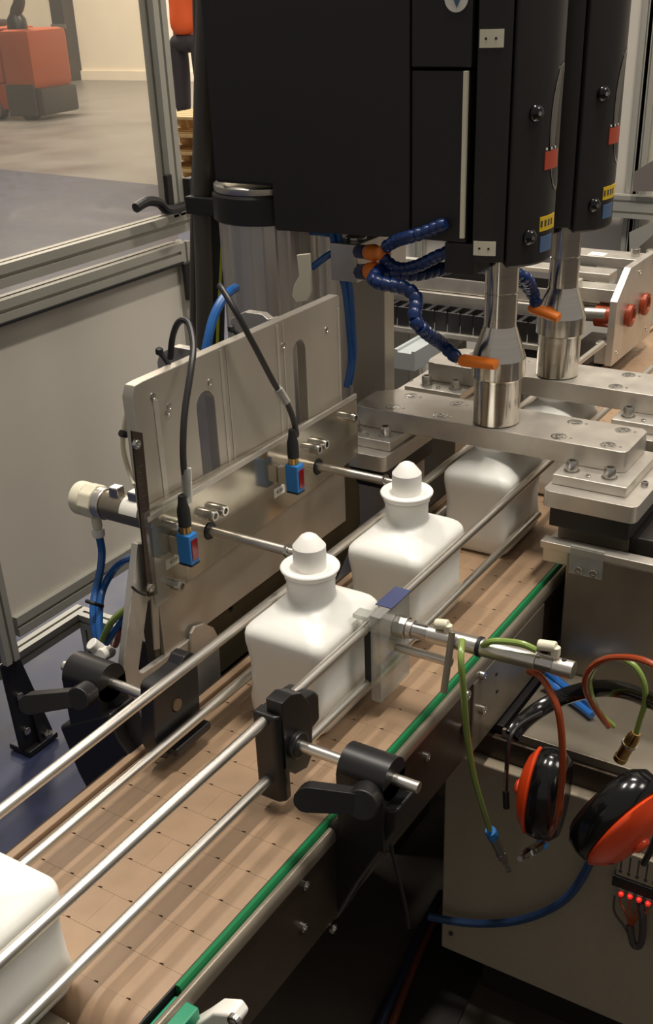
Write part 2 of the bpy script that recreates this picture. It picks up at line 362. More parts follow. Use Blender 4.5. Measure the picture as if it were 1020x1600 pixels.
# low frame beyond the feet
lr = thing('base_frame', 'low aluminium frame near the floor behind the black clamp arm', 'frame', (-1.1, .7, FZ))
ax, ay = -1.245, 0.7074
tslot(MB(), 'y', ay-.4, ay+.02, ax-.02, -.57).build('rail', 'prof', lr)
tslot(MB(), 'x', ax, ax+.5, ay, -.57).build('rail', 'prof', lr)
tslot(MB(), 'z', FZ, -.59, ax+.02, ay).build('leg', 'prof', lr)
tslot(MB(), 'z', FZ, -.59, ax+.48, ay).build('leg', 'prof', lr)
# ------------------------------------------------------------------ conveyor
BX0, BX1 = -.19, .075
YE, YF = -.505, 2.6
cv = thing('conveyor', 'tan modular belt conveyor with dark steel sides and green edge strip', 'conveyor', (-.06, .5, FZ))
MB().box(BX0+.002, BX1-.002, YE, YF, -.012, -.0035).build('belt_underlay', 'beltd', cv)
pitch = .05; row = 0
notch_x = (-.166, -.122, -.080, -.037, .005, .047)
y = YE
def module(x0, x1, key):
    """one belt module: a flat plate with small hinge notches on its near edge"""
    pts = [(x0+.0001, .00015)]
    for nx in notch_x:
        if x0 < nx-.004 and nx+.004 < x1: pts += [(nx-.0026, .00015), (nx-.0015, .0016), (nx+.0025, .0024), (nx+.003, .00015)]
    pts += [(x1-.0001, .00015), (x1-.0001, pitch-.00015), (x0+.0001, pitch-.00015)]
    b = MB().prism(pts, 'z', -.0035, 0); o = b.build('belt_module', 'belt'); me = o.data; bpy.data.objects.remove(o); return me
mods = [[module(a, b, 0) for a, b in zip(c[:-1], c[1:])] for c in ((BX0, -.102, -.016, BX1), (BX0, -.145, -.058, .028, BX1))]
while y < 1.9:
    for me in mods[row % 2]:
        o = bpy.data.objects.new('belt_module', me); COL.objects.link(o); o.parent = cv; o.location = Vector((0, y, 0))-cv.location
    y += pitch; row += 1
MB().box(BX0, BX1, y, YF, -.0035, 0).build('belt_surface', 'belt', cv)
# belt turning down round the end drum
b = MB(); rr = .045
b.rings([[(x, YE-rr*math.sin(a)*q, -rr*q*0+(-rr+rr*math.cos(a)*q)) for a in [math.pi*i/14 for i in range(15)]] + [(x, YE-rr*.9*math.sin(a), -rr+rr*.9*math.cos(a)) for a in [math.pi*i/14 for i in range(14, -1, -1)]] for q in (1,) for x in (BX0+.001, BX1-.001)])
b.build('belt_return', 'belt', cv, ang=50)
MB().cyl((BX0+.004, YE, -rr), (BX1-.004, YE, -rr), rr*.88).build('end_drum', 'bplas', cv)
MB().box(BX0, BX1, YE, YF, -.12, -.10).build('return_run', 'beltd', cv)
# right side: edge strip, rail, side plate
MB().box(BX1+.001, BX1+.003, YE-.04, YF, -.03, .0015).build('edge_seal', 'brub', cv)
MB().prism([(BX1+.003, -.02), (BX1+.010, -.02), (BX1+.010, .001), (BX1+.008, .004), (BX1+.003, .003)], 'y', -.470, .57).build('wear_strip', 'green', cv)
MB().prism([(BX1+.0105, -.016), (BX1+.0105, -.003), (BX1+.0125, .0005), (BX1+.017, .001), (BX1+.0205, -.002), (BX1+.022, -.007), (BX1+.022, -.016)], 'y', -.60, YF).build('top_edge', 'sheet', cv, .001)
sp = MB().prism([(BX1+.010, -.0165), (BX1+.020, -.0165), (BX1+.020, -.135), (BX1+.016, -.14), (BX1+.010, -.14)], 'y', -.60, .20, [])
sp.build('side_plate', 'dark', cv, .001)
MB().box(BX1+.0125, BX1+.023, .17, .43, -.14, -.017).build('joint_plate', 'sheet', cv, .002)
MB().prism([(BX1+.010, -.0165), (BX1+.020, -.0165), (BX1+.020, -.135), (BX1+.016, -.14), (BX1+.010, -.14)], 'y', .2, YF).build('side_plate', 'dark', cv, .001)
for p in ((0.098, 0.1937, -0.0157), (0.098, 0.1987, -0.0777), (0.098, 0.1416, -0.0171), (0.098, 0.1433, -0.0786)): bolt(cv, p, (1, 0, 0), .0075, .006)
for p in ((0.098, 0.2469, -0.0446), (0.098, 0.2526, -0.0787)): bolt(cv, p, (1, 0, 0), .0028, .002, 'bplas', 'screw')
for p in ((0.095, 0.0308, -0.0509), (0.095, -0.2653, -0.0296), (0.095, -0.2742, -0.0874), (0.095, -0.2137, -0.1447)): bolt(cv, p, (1, 0, 0), .006, .004)
MB().box(BX0-.014, BX0-.003, YE-.04, YF, -.14, .006).build('side_plate', 'belt', cv, .002)
MB().box(BX0-.020, BX0-.014, YE-.04, YF, -.14, .002).build('outer_plate', 'dark', cv, .001)
for yy in (-.46, .9, 2.3):
    for x in (BX0+.03, BX1-.03): tslot(MB(), 'z', FZ, -.14, x, yy).build('leg', 'bplas', cv)
    MB().box(BX0+.03, BX1-.03, yy-.02, yy+.02, -.14, -.12).build('cross_bar', 'bplas', cv)
# green end block and white catch at the near end
gb = MB().prism([(-.475, -.004), (-.56, -.004), (-.60, -.02), (-.60, -.03), (-.475, -.03)], 'x', BX1+.006, BX1+.036).build('end_guide', 'teal', None, .002)
tag(gb, 'bright green plastic guide block at the near end of the green strip', 'guide')
wl = MB().prism([(0.0776, -0.0587), (0.1168, -0.0112), (0.1347, 0.0121), (0.156, 0.0231), (0.1639, 0.013), (0.1529, -0.0099), (0.1287, -0.0454), (0.0881, -0.0859)], 'y', -.485, -.462)
wl = wl.build('catch_lever', 'white', None, .004, seg=3)
wlt = thing('catch', 'white plastic latch with a steel screw at the bottom edge of the photo', 'latch', (0.1282, -0.47, -0.0134))
wl.data.transform(Matrix.Translation(-wlt.location)); wl.parent = wlt
bolt(wlt, (0.1657, -0.487, 0.0259), (0, -1, 0), .007, .005)
MB().cyl((0.1472, -0.466, -0.0077), (0.1243, -0.44, -0.0493), .006).build('pivot', 'steel', wlt)
# grey transfer plate and infeed
tp = MB().box(BX0+.01, .015, -.575, -.551, -.03, -.004).build('transfer_plate', 'sheet', None, .002)
tag(tp, 'narrow grey transfer plate at the near end of the tan belt', 'plate')
ic = thing('infeed_conveyor', 'short infeed conveyor under the nearest bottle', 'conveyor', (-.06, -.75, FZ))
MB().box(BX0, .0, -.95, -.578, -.03, -.0005).build('belt', 'belt', ic, .002)
MB().box(BX0-.01, BX0, -.95, -.578, -.14, .002).build('side_plate', 'dark', ic)
MB().box(.0, .01, -.95, -.578, -.14, .002).build('side_plate', 'dark', ic)
for x in (BX0+.03, -.03): tslot(MB(), 'z', FZ, -.03, x, -.8).build('leg', 'bplas', ic)
# ------------------------------------------------------------------ guide rails
for x, z, y0, y1, lab in ((.012, .13, -.95, 1.19, 'upper steel guide rail on the near side of the bottles'), (.012, .047, -.95, .60, 'lower steel guide rail on the near side of the bottles'),
                          (-.135, .13, -.95, 1.31, 'upper steel guide rail on the far side of the bottles'), (-.135, .047, -.95, 1.31, 'lower steel guide rail on the far side of the bottles')):
    tag(MB().tube([(x, y0, z), (x, y1, z)], .0066, 56, sm=False).build('guide_rail', 'rod'), lab, 'rail', 'steel guide rails along the belt')
# ------------------------------------------------------------------ bottles
def make_bottle(cy, label, capped=True):
    cx = -.062
    t = thing('plastic_bottle', label, 'bottle', (cx, cy, 0), 'white plastic bottles on the conveyor')
    S = [(0, .050, .068, .016), (.004, .055, .0735, .018), (.014, .0595, .0775, .019), (.030, .060, .078, .019), (.045, .0575, .077, .018), (.065, .056, .0765, .017), (.090, .0565, .0765, .017), (.108, .0595, .078, .018), (.118, .061, .079, .018), (.129, .061, .079, .018),
         (.1345, .0597, .0778, .018), (.1390, .0565, .0748, .018), (.1425, .0525, .0705, .019), (.1475, .0470, .0615, .023), (.1530, .0410, .0505, .029), (.1580, .0365, .0410, .033), (.1625, .0335, .0350, .0332), (.1670, .0315, .0318, .0313), (.174, .0312, .0312, .0311), (.192, .0315, .0315, .0314), (.194, .0335, .0335, .0334)]
    top = .200 if capped else .168
    S = [s_ for s_ in S if s_[0] < top-.003]+[(top-.0025, .0335, .0335, .0334), (top, .0335, .0335, .0334)]
    b = MB(); b.rings([[(x, y, z) for x, y in rrect(cx, cy, hx, hy, min(r, hx-.0001), 8)] for z, hx, hy, r in S]); b.build('body', 'hdpe', t, ang=60)
    MB().lathe((cx, cy, 0), (0, 0, 1), [(.032, top-.003), (.035, top), (.0378, top+.004), (.0383, top+.0065), (.0372, top+.008), (.031, top+.0075), (.026, top+.006), (.0245, top+.0055)], 40).build('collar', 'cap', t)
    if capped: MB().lathe((cx, cy, 0), (0, 0, 1), [(.0212, .198), (.0216, .204), (.0211, .2355), (.0110, .2482), (.0070, .2508), (.003, .2520), (.0004, .2522)], 36).build('cap', 'cap', t, ang=28)
    return t
make_bottle(.010, 'white bottle with cone cap at the first sensor, held by the stop plate')
make_bottle(.268, 'white bottle with cone cap at the second sensor')
make_bottle(.578, 'white bottle standing under the front welding bar', False)
make_bottle(.845, 'white bottle half hidden under the rear welding bar', False)
make_bottle(-.59, 'white bottle cut off by the left edge at the bottom of the photo')
# ------------------------------------------------------------------ rail brackets and clamps
nb = thing('rail_bracket', 'black rail holder with cross rod, clamp and lever on the near side', 'bracket', (.1, -.18, -.14), 'black rail holders')
yp = -0.2095; zp = 0.0176
b = MB(); b.prism([(yp+.01, .04), (yp+.008, .145)]+[(-0.2021, 0.1573), (-0.1827, 0.1584), (-0.1613, 0.1472), (-0.1469, 0.125), (-0.1425, 0.093), (-0.1474, 0.0491), (-0.1596, 0.0383), (-0.1838, 0.0457), (-0.2033, 0.0668)], 'x', .012, .034)
b.build('rail_holder', 'bplas', nb, .007, seg=5)
b = MB(); b.prism([(-.003, yp), (.026, yp), (.032, yp+.006), (.032, yp+.019), (-.003, yp+.019)], 'z', zp, .140); b.build('holder_post', 'bplas', nb, .007, seg=4)
b = MB(); b.prism([(-0.2025, 0.1339), (-0.1946, 0.137), (-0.1504, 0.136), (-0.1331, 0.1329), (-0.1245, 0.1223), (-0.125, 0.0872), (-0.1532, 0.0816), (-0.1736, 0.0808), (-0.1996, 0.116)], 'x', -.004, .0335); b.build('top_jaw', 'bplas', nb, .0085, seg=5)
MB().cyl((.032, -.18, .0875), (.042, -.18, .0875), .017).build('rod_socket', 'bplas', nb, .003)
MB().cyl((.036, -.18, .0875), (.194, -.18, .0875), .0068).build('cross_rod', 'rod', nb, .001)
b = MB(); b.cyl((.104, -.18, .0875), (.163, -.18, .0875), .0255, 32); b.box(.104, .163, -.2055, -.1545, .0, .0875)
b.build('clamp_head', 'bplas', nb, .004, seg=3)
b = MB(); b.prism([(0.1183, 0.0402), (0.179, 0.0658), (0.1756, 0.0324), (0.1256, -0.0682), (0.091, -0.1484), (0.0685, -0.1558), (0.0494, -0.1265), (0.0582, -0.0293)], 'y', -.20, -.16)
b.build('support_arm', 'bplas', nb, .005, seg=3)
def lever(par, hub, tip, r, ax):
    hub = Vector(hub); tip = Vector(tip); ax = Vector(ax).normalized()
    b = MB(); b.cyl(hub-ax*.016, hub+ax*.011, r*1.15, 28); b.build('lever_hub', 'bplas', par, .002)
    d = (tip-hub); L = d.length; d.normalize(); w = ax.cross(d).normalized(); n = 10; out = []
    for k in range(n+1): out.append((L+r*.95*math.sin(math.pi*k/n), r*.95*math.cos(math.pi*k/n)))
    for k in range(n+1): out.append((-r*.5*math.sin(math.pi*k/n), -r*.75*math.cos(math.pi*k/n)))
    b = MB(); b.prism(out, 'z', -.009, .009); m_ = Matrix((d, w, ax)).transposed().to_4x4(); m_.translation = hub; b.xf(m_); b.build('lever', 'bplas', par, .006, seg=4)
lever(nb, (0.1487, -0.222, 0.0811), (0.0981, -0.25, 0.0869), .016, (.25, -1, .25))
lb = thing('rail_bracket', 'black rail holder with square plate, cross rod, clamp and lever on the far side', 'bracket', (-.25, -.19, -.14), 'black rail holders')
b = MB(); b.prism([(-0.2119, 0.1222), (-0.2039, 0.1267), (-0.1774, 0.1259), (-0.1598, 0.1269), (-0.1509, 0.135), (-0.1395, 0.1351), (-0.1292, 0.1265), (-0.127, 0.1157), (-0.1342, 0.0256), (-0.204, 0.0131), (-0.2171, 0.0241), (-0.2226, 0.0416)], 'x', -.168, -.146, [circ(-.175, .078, .0085)])
b.build('rail_holder', 'bplas', lb, .002)
b = MB(); b.box(-.168, -.128, -.205, -.135, .022, .034); b.build('lower_jaw', 'bplas', lb, .003)
MB().cyl((-.165, -.175, .078), (-.1445, -.175, .078), .0082).build('rod_end', 'beltd', lb)
MB().cyl((-.322, -.188, .0875), (-.165, -.188, .0875), .0068).build('cross_rod', 'rod', lb, .001)
MB().cyl((-.30, -.150, .05), (-.165, -.150, .05), .006).build('lower_rod', 'rod', lb, .001)
b = MB(); b.cyl((-.300, -.188, .0875), (-.240, -.188, .0875), .0260, 32); b.box(-.300, -.240, -.214, -.162, .0, .0875); b.build('clamp_head', 'bplas', lb, .004, seg=3)
b = MB(); b.prism([(-0.3228, 0.0069), (-0.2258, 0.0609), (-0.2158, 0.0243), (-0.1916, -0.0056), (-0.2335, -0.0502), (-0.2855, -0.1005), (-0.3038, -0.0612)], 'y', -.215, -.165); b.build('support_arm', 'bplas', lb, .005, seg=3)
lever(lb, (-0.2487, -0.232, 0.0906), (-0.307, -0.262, 0.0796), .0135, (.25, -1, .25))
# ------------------------------------------------------------------ sensor mounting wall, front face x = -.25
sm = thing('mounting_plate', 'tall slotted aluminium plate carrying the two blue sensors', 'plate', (-.26, .2, FZ))
XP = -.25
o1 = [(-.073, .06), (-.073, .425), (-.066, .438), (-.05, .439), (.40, .437), (.404, .434), (.404, .06)]
def sl(px0, px1, pt, pb, x=XP): pass
s1c = 0.0641; s2c = 0.2887
MB().prism(o1, 'x', XP-.016, XP, [slot(s1c, .20, 0.3914, .019), slot(s2c, .20, 0.3981, .017)]).build('back_plate', 'plate', sm, .0012)
for (pxa, pya, pxb, pyb, w) in ((238, 628, 258, 800, .006), (348, 545, 358, 735, .005), (433, 507, 442, 680, .005), (527, 482, 533, 618, .005)):
    pass
def strip(y0, z0, z1, w): MB().box(XP, XP+.0008, y0, y0+w, z0, z1).build('ground_strip', 'alu', sm)
strip(-0.0374, .25, 0.4094, .009); strip(0.1007, .25, .435, .006); strip(0.1144, .25, .435, .003)
strip(0.232, .25, .434, .006); strip(0.2478, .25, .434, .003); strip(0.395, .25, 0.418, .006)
for p in ((-0.25, -0.0086, 0.3933), (-0.25, -0.0121, 0.3877), (-0.25, 0.0768, 0.3988), (-0.25, 0.248, 0.4004), (-0.25, 0.3644, 0.3929), (-0.25, -0.0358, 0.4152)):
    bolt(sm, p, (1, 0, 0), .0052, .0012)
# gussets standing behind the plate
for yy, xl, zt_ in ((0.0845, -0.3437, 0.4363), (0.2502, -0.3458, 0.4413)):
    MB().prism([(-.266, .10), (-.266, .438), (-.275, zt_-.006), (-.285, zt_), (xl+.03, zt_), (xl+.006, zt_-.012), (xl, zt_-.025), (xl, .10)], 'y', yy, yy+.014).build('gusset', 'alu', sm, .001)
# front block with the sensors (bright, mirror-like)
fb = MB().prism([(-.088, .150), (-.088, .285), (.425, .270), (.432, .262), (.432, .175), (.425, .168), (-.04, .150)], 'x', -.249, -.240, [circ(.035, .2045, .0125), circ(.31, .195, .0125)])
fb.build('sensor_bar', 'mirror', sm, .001)
MB().box(-.240, -.236, -.088, .425, .270, .277).build('edge_lip', 'alu', sm)
# lower plate, its shade and the belt's brown reflection put into a darker colour
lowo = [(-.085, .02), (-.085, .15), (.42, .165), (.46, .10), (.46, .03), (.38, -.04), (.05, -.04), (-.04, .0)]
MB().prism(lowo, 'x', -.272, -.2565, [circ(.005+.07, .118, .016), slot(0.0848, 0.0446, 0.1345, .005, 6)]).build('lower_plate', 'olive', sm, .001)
for p in ((-0.256, 0.0694, 0.1416), (-0.256, 0.0818, 0.143), (-0.256, 0.0974, 0.1442), (-0.256, 0.1115, 0.144), (-0.256, -0.0498, 0.1238), (-0.256, -0.0185, 0.1118), (-0.256, 0.3236, 0.1353), (-0.256, 0.3466, 0.135), (-0.256, 0.3644, 0.137)):
    bolt(sm, p, (1, 0, 0), .0035, .002)
MB().cyl((-.256, 0.064, 0.1281), (-.2535, 0.064, 0.1281), .006).build('plug', 'bplas', sm)
# leg frame with a triangular window
A = [(-0.1011, 0.2439), (-0.0746, 0.232), (-0.0928, 0.1658), (-0.1302, 0.0744), (-0.129, 0.0666), (-0.1233, 0.0623), (-0.0224, 0.06), (0.0079, 0.0273), (0.0263, -0.0914), (-0.1736, -0.0395), (-0.1622, 0.079), (-0.1306, 0.166)]
MB().prism(A, 'x', -.2562, -.246).build('leg_plate', 'alu', sm, .0012)
MB().prism([(-0.0912, 0.1734), (-0.0788, 0.1634), (-0.089, 0.0822), (-0.099, 0.0858)], 'x', -.2455, -.243).build('hanging_strip', 'plate', sm, .0005)
MB().prism([(-0.0328, 0.018), (-0.0257, 0.0721), (-0.0161, 0.0783), (0.0048, 0.0724), (0.0233, 0.0563), (0.0324, 0.0353), (0.0272, -0.0563), (-0.0252, -0.0468)], 'x', -.2455, -.241).build('foot_plate', 'alu', sm, .001)
MB().box(-.34, -.273, -.10, .44, FZ, -.10).build('pedestal', 'dark', sm, .002)
MB().box(-.335, -.274, -.06, .40, -.11, .06).build('spine', 'dark', sm, .002)
# ruler strip
b = MB().prism([(-0.0943, 0.3935), (-0.0771, 0.3851), (-0.0868, 0.1669), (-0.1039, 0.1716)], 'x', -.2395, -.2365).build('scale_strip', 'dark', sm)
for i in range(22):
    t = i/21; z = .345-.165*t
    yb = -0.0976+.006-.004*t
    MB().box(-.2366, -.2362, yb, yb+(.008 if i % 5 == 0 else .005), z, z+.0012).build('scale_mark', 'ink', sm)
bolt(sm, (-0.2365, -0.0913, 0.3756), (1, 0, 0), .006, .004); bolt(sm, (-0.2365, -0.0998, 0.1832), (1, 0, 0), .006, .004)
# big socket bolts of the sensor bar
for p in ((-0.24, -0.041, 0.2443), (-0.24, -0.0518, 0.1644), (-0.24, 0.0305, 0.2316), (-0.24, 0.0532, 0.2297), (-0.24, 0.293, 0.2319), (-0.24, 0.3132, 0.233), (-0.24, 0.4017, 0.2459)):
    bolt(sm, p, (1, 0, 0), .0078, .016)
for p, q in (((-0.2395, -0.055, 0.1967), (-0.2395, -0.0365, 0.1956)), ((-0.2395, 0.195, 0.1969), (-0.2395, 0.2102, 0.197))):
    y0, y1 = p[1]-.006, q[1]+.006; z = (p[2]+q[2])/2
    lb_ = MB().box(-.2405, -.2392, y0, y1, z-.007, z+.007).build('label', 'paper', sm)
    text_mesh('4150', .008, 'ink', lb_, Matrix(((0, 0, 1, -.239), (1, 0, 0, (y0+y1)/2), (0, 1, 0, z), (0, 0, 0, 1))))
# clear cover left end
MB().box(-.2385, -.2355, -.095, -.02, .150, .285).build('clear_cover', 'glass', sm)
# ---- sensors
def sensor(name_label, top, cable, cl):
    x, y, z = top      # centre of top of the body
    s = thing('optical_sensor', name_label, 'sensor', (x, y, z-.048), 'blue optical sensors')
    MB().box(x-.018, x+.0035, y-.009, y+.009, z-.042, z).build('housing', 'sblue', s, .002)
    MB().box(x+.0035, x+.0048, y-.006, y+.0065, z-.036, z-.007).build('lens', 'lens', s, .001)
    MB().box(x-.0175, x+.003, y-.0088, y+.0088, z-.044, z-.042).build('base_cap', 'bplas', s)
    MB().box(-.2395, x-.018, y-.005, y+.005, z-.034, z-.008).build('mount', 'plate', s, .001)
    MB().cyl((x-.008, y, z), (x-.008, y, z+.010), .0075).build('connector_ring', 'brass', s)
    MB().lathe((x-.008, y, z+.010), (0, 0, 1), [(.0085, 0), (.0085, .022), (.006, .032), (.005, .042)], 18).build('plug', 'brub', s)
    MB().tube([(x-.008, y, z+.05)]+cable, .0042, 10).build('cable', 'cable', s)
    a, c = cl
    MB().tube([a, c], .0062, 12, sm=False).build('cable_sleeve', 'guard', s)
    MB().tube([Vector(a)+Vector((.004, .004, 0)), Vector(c)+Vector((.004, .004, 0))], .0016, 6, sm=False).build('sleeve_seam', 'white', s)
sensor('blue optical sensor with looped black cable, nearest the camera', (-0.205, -0.0458, 0.2433),
       [(-0.213, -0.0353, 0.2945), (-0.213, -0.0361, 0.3296), (-0.213, -0.0321, 0.3621), (-0.215, -0.0198, 0.3992), (-0.22, 0.0044, 0.4398), (-0.232, 0.0286, 0.4636), (-0.25, 0.0469, 0.4823), (-0.262, 0.0499, 0.4866), (-0.28, 0.0579, 0.4759), (-0.3, 0.0696, 0.4521), (-0.31, 0.0733, 0.4243)],
       ((-0.2125, -0.0379, 0.2824), (-0.2125, -0.0333, 0.3269)))
sensor('blue optical sensor with black cable leading up, further along the plate', (-0.205, 0.205, 0.2443),
       [(-0.213, 0.2158, 0.2842), (-0.213, 0.2099, 0.3103), (-0.214, 0.1977, 0.3377), (-0.215, 0.174, 0.3708), (-0.22, 0.1424, 0.4297), (-0.23, 0.1197, 0.4809), (-0.25, 0.1225, 0.506), (-0.26, 0.1271, 0.5121)],
       ((-0.2145, 0.1774, 0.3653), (-0.2135, 0.194, 0.3409)))
for a, b_ in (((248, 548), (270, 578)), ((360, 513), (384, 533))):
    pass
cl1 = MB(); cl1.tube([(-0.275, 0.0137, 0.4548), (-0.262, 0.0191, 0.4321)], .003, 8, sm=False); cl1.lathe((-0.275, 0.0137, 0.4548), (0, 0, 1), [(.001, -.006), (.005, -.003), (.005, .003), (.001, .006)], 10)
tag(cl1.build('cable_tie', 'brub'), 'black cable tie end by the first gusset', 'tie')
cl1 = MB(); cl1.tube([(-0.275, 0.1637, 0.4449), (-0.262, 0.1773, 0.4253)], .003, 8, sm=False); cl1.lathe((-0.275, 0.1637, 0.4449), (0, 0, 1), [(.001, -.006), (.005, -.003), (.005, .003), (.001, .006)], 10)
tag(cl1.build('cable_tie', 'brub'), 'black cable tie end by the second gusset', 'tie')
spot('sensor_beam', (-.195, -0.0429, 0.2176), (-.088, .000, .182), 1.6); spot('sensor_beam', (-.195, 0.2121, 0.2185), (-.088, .258, .182), 1.6)
# ---- push cylinders
def pusher(label, y, z, xend, full):
    t = thing('push_cylinder', label, 'cylinder', (-.3, y, z-.02), 'pneumatic push cylinders')
    MB().cyl((-.245, y, z), (xend-.018, y, z), .0068, 20).build('piston_rod', 'rod', t)
    MB().cyl((xend-.018, y, z), (xend-.014, y, z), .0095, 6).build('nut', 'steel', t)
    MB().cyl((xend-.014, y, z), (xend, y, z), .0052, 14).build('tip', 'rod', t, .001)
    MB().cyl((-.262, y, z), (-.2385, y, z), .0122, 20).build('bush', 'bplas', t)
    MB().cyl((-.425, y, z), (-.262, y, z), .0215, 28).build('barrel', 'sheet', t, .002)
    MB().cyl((-.440, y, z), (-.425, y, z), .0235, 28).build('collar', 'rod', t, .002)
    b = MB(); b.cyl((-.462, y, z), (-.440, y, z), .0265, 8); b.cyl((-.480, y, z), (-.462, y, z), .025, 28); b.build('end_cap', 'ivory', t, .003)
    MB().cyl((-.452, y, z-.045), (-.452, y, z-.022), .0075, 14).build('elbow_fitting', 'ivory', t, .002)
    MB().cyl((-.452, y, z-.058), (-.452, y, z-.045), .0095, 14).build('push_ring', 'white', t, .002)
    for k in range(2): MB().box(-.41+.035*k, -.393+.035*k, y-.010, y+.006, z+.018, z+.034).build('clamp_screw', 'steel', t, .002)
    if full:
        l_ = t
        n = 8; b = MB()
        R0, R1 = .0220, .0226; A0, A1 = math.radians(190), math.radians(262)
        rings = [[(xx, y+r*math.cos(A0+(A1-A0)*i/n)*1, z-r*math.sin(A0+(A1-A0)*i/n)) for i, r in [(i, R0) for i in range(n+1)]+[(i, R1) for i in range(n, -1, -1)]] for xx in (-.384, -.352)]
        b.rings(rings); lb_ = b.build('paper_label', 'paper', l_)
    return t
pusher('silver push cylinder with ivory cap and blue hoses, its rod touching the first bottle', .035, .2045, -.097, True)
pusher('push cylinder whose rod touches the second bottle', .31, .195, -.105, False)
# ---- hoses left
def hose(label, pts, r, m, name='air_hose', group=None, n=10):
    return tag(MB().tube(pts, r, n).build(name, m), label, 'hose', group)
hose('blue air hose hanging down from the ivory cylinder cap', [(-.452, .035, .150), (-0.452, 0.0362, 0.1228), (-0.45, 0.0256, 0.0959), (-0.45, 0.0106, 0.0704), (-0.44, -0.0101, 0.0505), (-0.43, -0.0242, 0.022), (-0.42, -0.0278, -0.0102)], .0058, 'hblue', group='blue air hoses')
hose('blue air hose arching from behind the leg plate to the black tie', [(-0.3, -0.0351, 0.1802), (-0.36, 0.001, 0.1488), (-0.42, 0.0341, 0.108), (-0.445, 0.032, 0.0777), (-0.44, 0.0092, 0.0627), (-0.43, -0.0102, 0.0423), (-0.42, -0.0246, 0.0195), (-0.41, -0.0305, -0.0034)], .0058, 'hblue', group='blue air hoses')
tag(MB().tube([(-0.44, -0.0216, 0.0684), (-0.425, -0.0215, 0.0681), (-0.43, -0.0012, 0.052)], .003, 8).build('cable_tie', 'brub'), 'black cable tie round the two blue hoses', 'tie')
hose('white thin tube curving beside the top left of the plate', [(-0.27, -0.0549, 0.4116), (-0.275, -0.061, 0.3989), (-0.28, -0.0666, 0.3709), (-0.28, -0.0694, 0.3507), (-0.275, -0.0702, 0.3262), (-0.26, -0.079, 0.3136)], .0022, 'ivory', 'thin_tube')
hose('second white thin tube beside the top left of the plate', [(-0.27, -0.0547, 0.4001), (-0.275, -0.0592, 0.39), (-0.28, -0.064, 0.3658), (-0.28, -0.066, 0.3495), (-0.275, -0.0668, 0.3249), (-0.262, -0.0747, 0.3115)], .0018, 'ivory', 'thin_tube')
hose('green hose running down behind the leg plate', [(-0.31, -0.0497, 0.117), (-0.33, -0.0631, 0.101), (-0.35, -0.0686, 0.0795), (-0.37, -0.0688, 0.0474)], .005, 'hgreen')
hose('light blue hose running down behind the leg plate', [(-0.31, -0.0477, 0.1058), (-0.33, -0.0572, 0.0897), (-0.35, -0.0608, 0.0649), (-0.37, -0.0625, 0.0386)], .005, 'hblue', group='blue air hoses')
hose('orange red hose running down behind the leg plate', [(-0.31, -0.0479, 0.0904), (-0.33, -0.0547, 0.0748), (-0.35, -0.0519, 0.0548), (-0.37, -0.0458, 0.0261)], .005, 'hred')
tag(MB().tube([(-0.243, -0.1249, 0.1947), (-0.24, -0.118, 0.1847), (-0.235, -0.1102, 0.1775)], .0018, 8).build('cable_tie', 'brub'), 'thin black tie across the leg plate below the scale strip', 'tie')
tag(MB().cyl((-0.279, -0.0695, 0.3745), (-0.279, -0.0608, 0.3699), .0045, 12).build('cable_tie', 'brub'), 'small black tie holding the two thin white tubes', 'tie')
fv = thing('valve_fitting', 'white and grey plastic elbow fittings at the lower ends of the blue hoses', 'fitting', (-0.4, -0.0465, -0.007))
MB().cyl((-0.41, -0.0543, 0.0221), (-0.4, -0.0386, -0.0025), .010, 16).build('elbow', 'white', fv, .002)
MB().cyl((-0.395, -0.0564, 0.0057), (-0.4, -0.0286, -0.0014), .011, 16).build('elbow', 'white', fv, .002)
MB().cyl((-0.39, -0.0315, 0.0265), (-0.38, -0.0326, 0.0213), .010, 16).build('knob', 'grey', fv, .002)
MB().box(-.41, -.29, -.075, -.060, -.03, -.005).build('bracket', 'bplas', fv, .002)
# ------------------------------------------------------------------ columns, heads, horns
HY = .577
DY = .267
def column(cy, label):
    t = thing('support_column', label, 'column', (-.495, cy, FZ), 'round fluted columns')
    n = 120; b = MB()
    pr = [(-.495+(.0835+(-.003 if (i//5) % 2 else 0))*math.cos(2*math.pi*i/n), cy+(.0835+(-.003 if (i//5) % 2 else 0))*math.sin(2*math.pi*i/n)) for i in range(n)]
    b.prism(pr, 'z', FZ+.02, .503); b.build('shaft', 'col', t, ang=20)
    MB().cyl((-.495, cy, FZ), (-.495, cy, FZ+.02), .14, 40).build('base_flange', 'dark', t, .002)
    MB().lathe((-.495, cy, 0), (0, 0, 1), [(.088, .5035), (.091, .506), (.091, .545), (.088, .549)], 48).build('clamp_collar', 'bplas', t)
    MB().lathe((-.495, cy, 0), (0, 0, 1), [(.086, .5495), (.0875, .552), (.0875, .560), (.084, .563)], 48).build('bright_ring', 'rod', t)
    return t
column(HY, 'fluted aluminium column under the left end of the front welding head')
column(HY+DY, 'fluted aluminium column behind the front one, under the rear head')
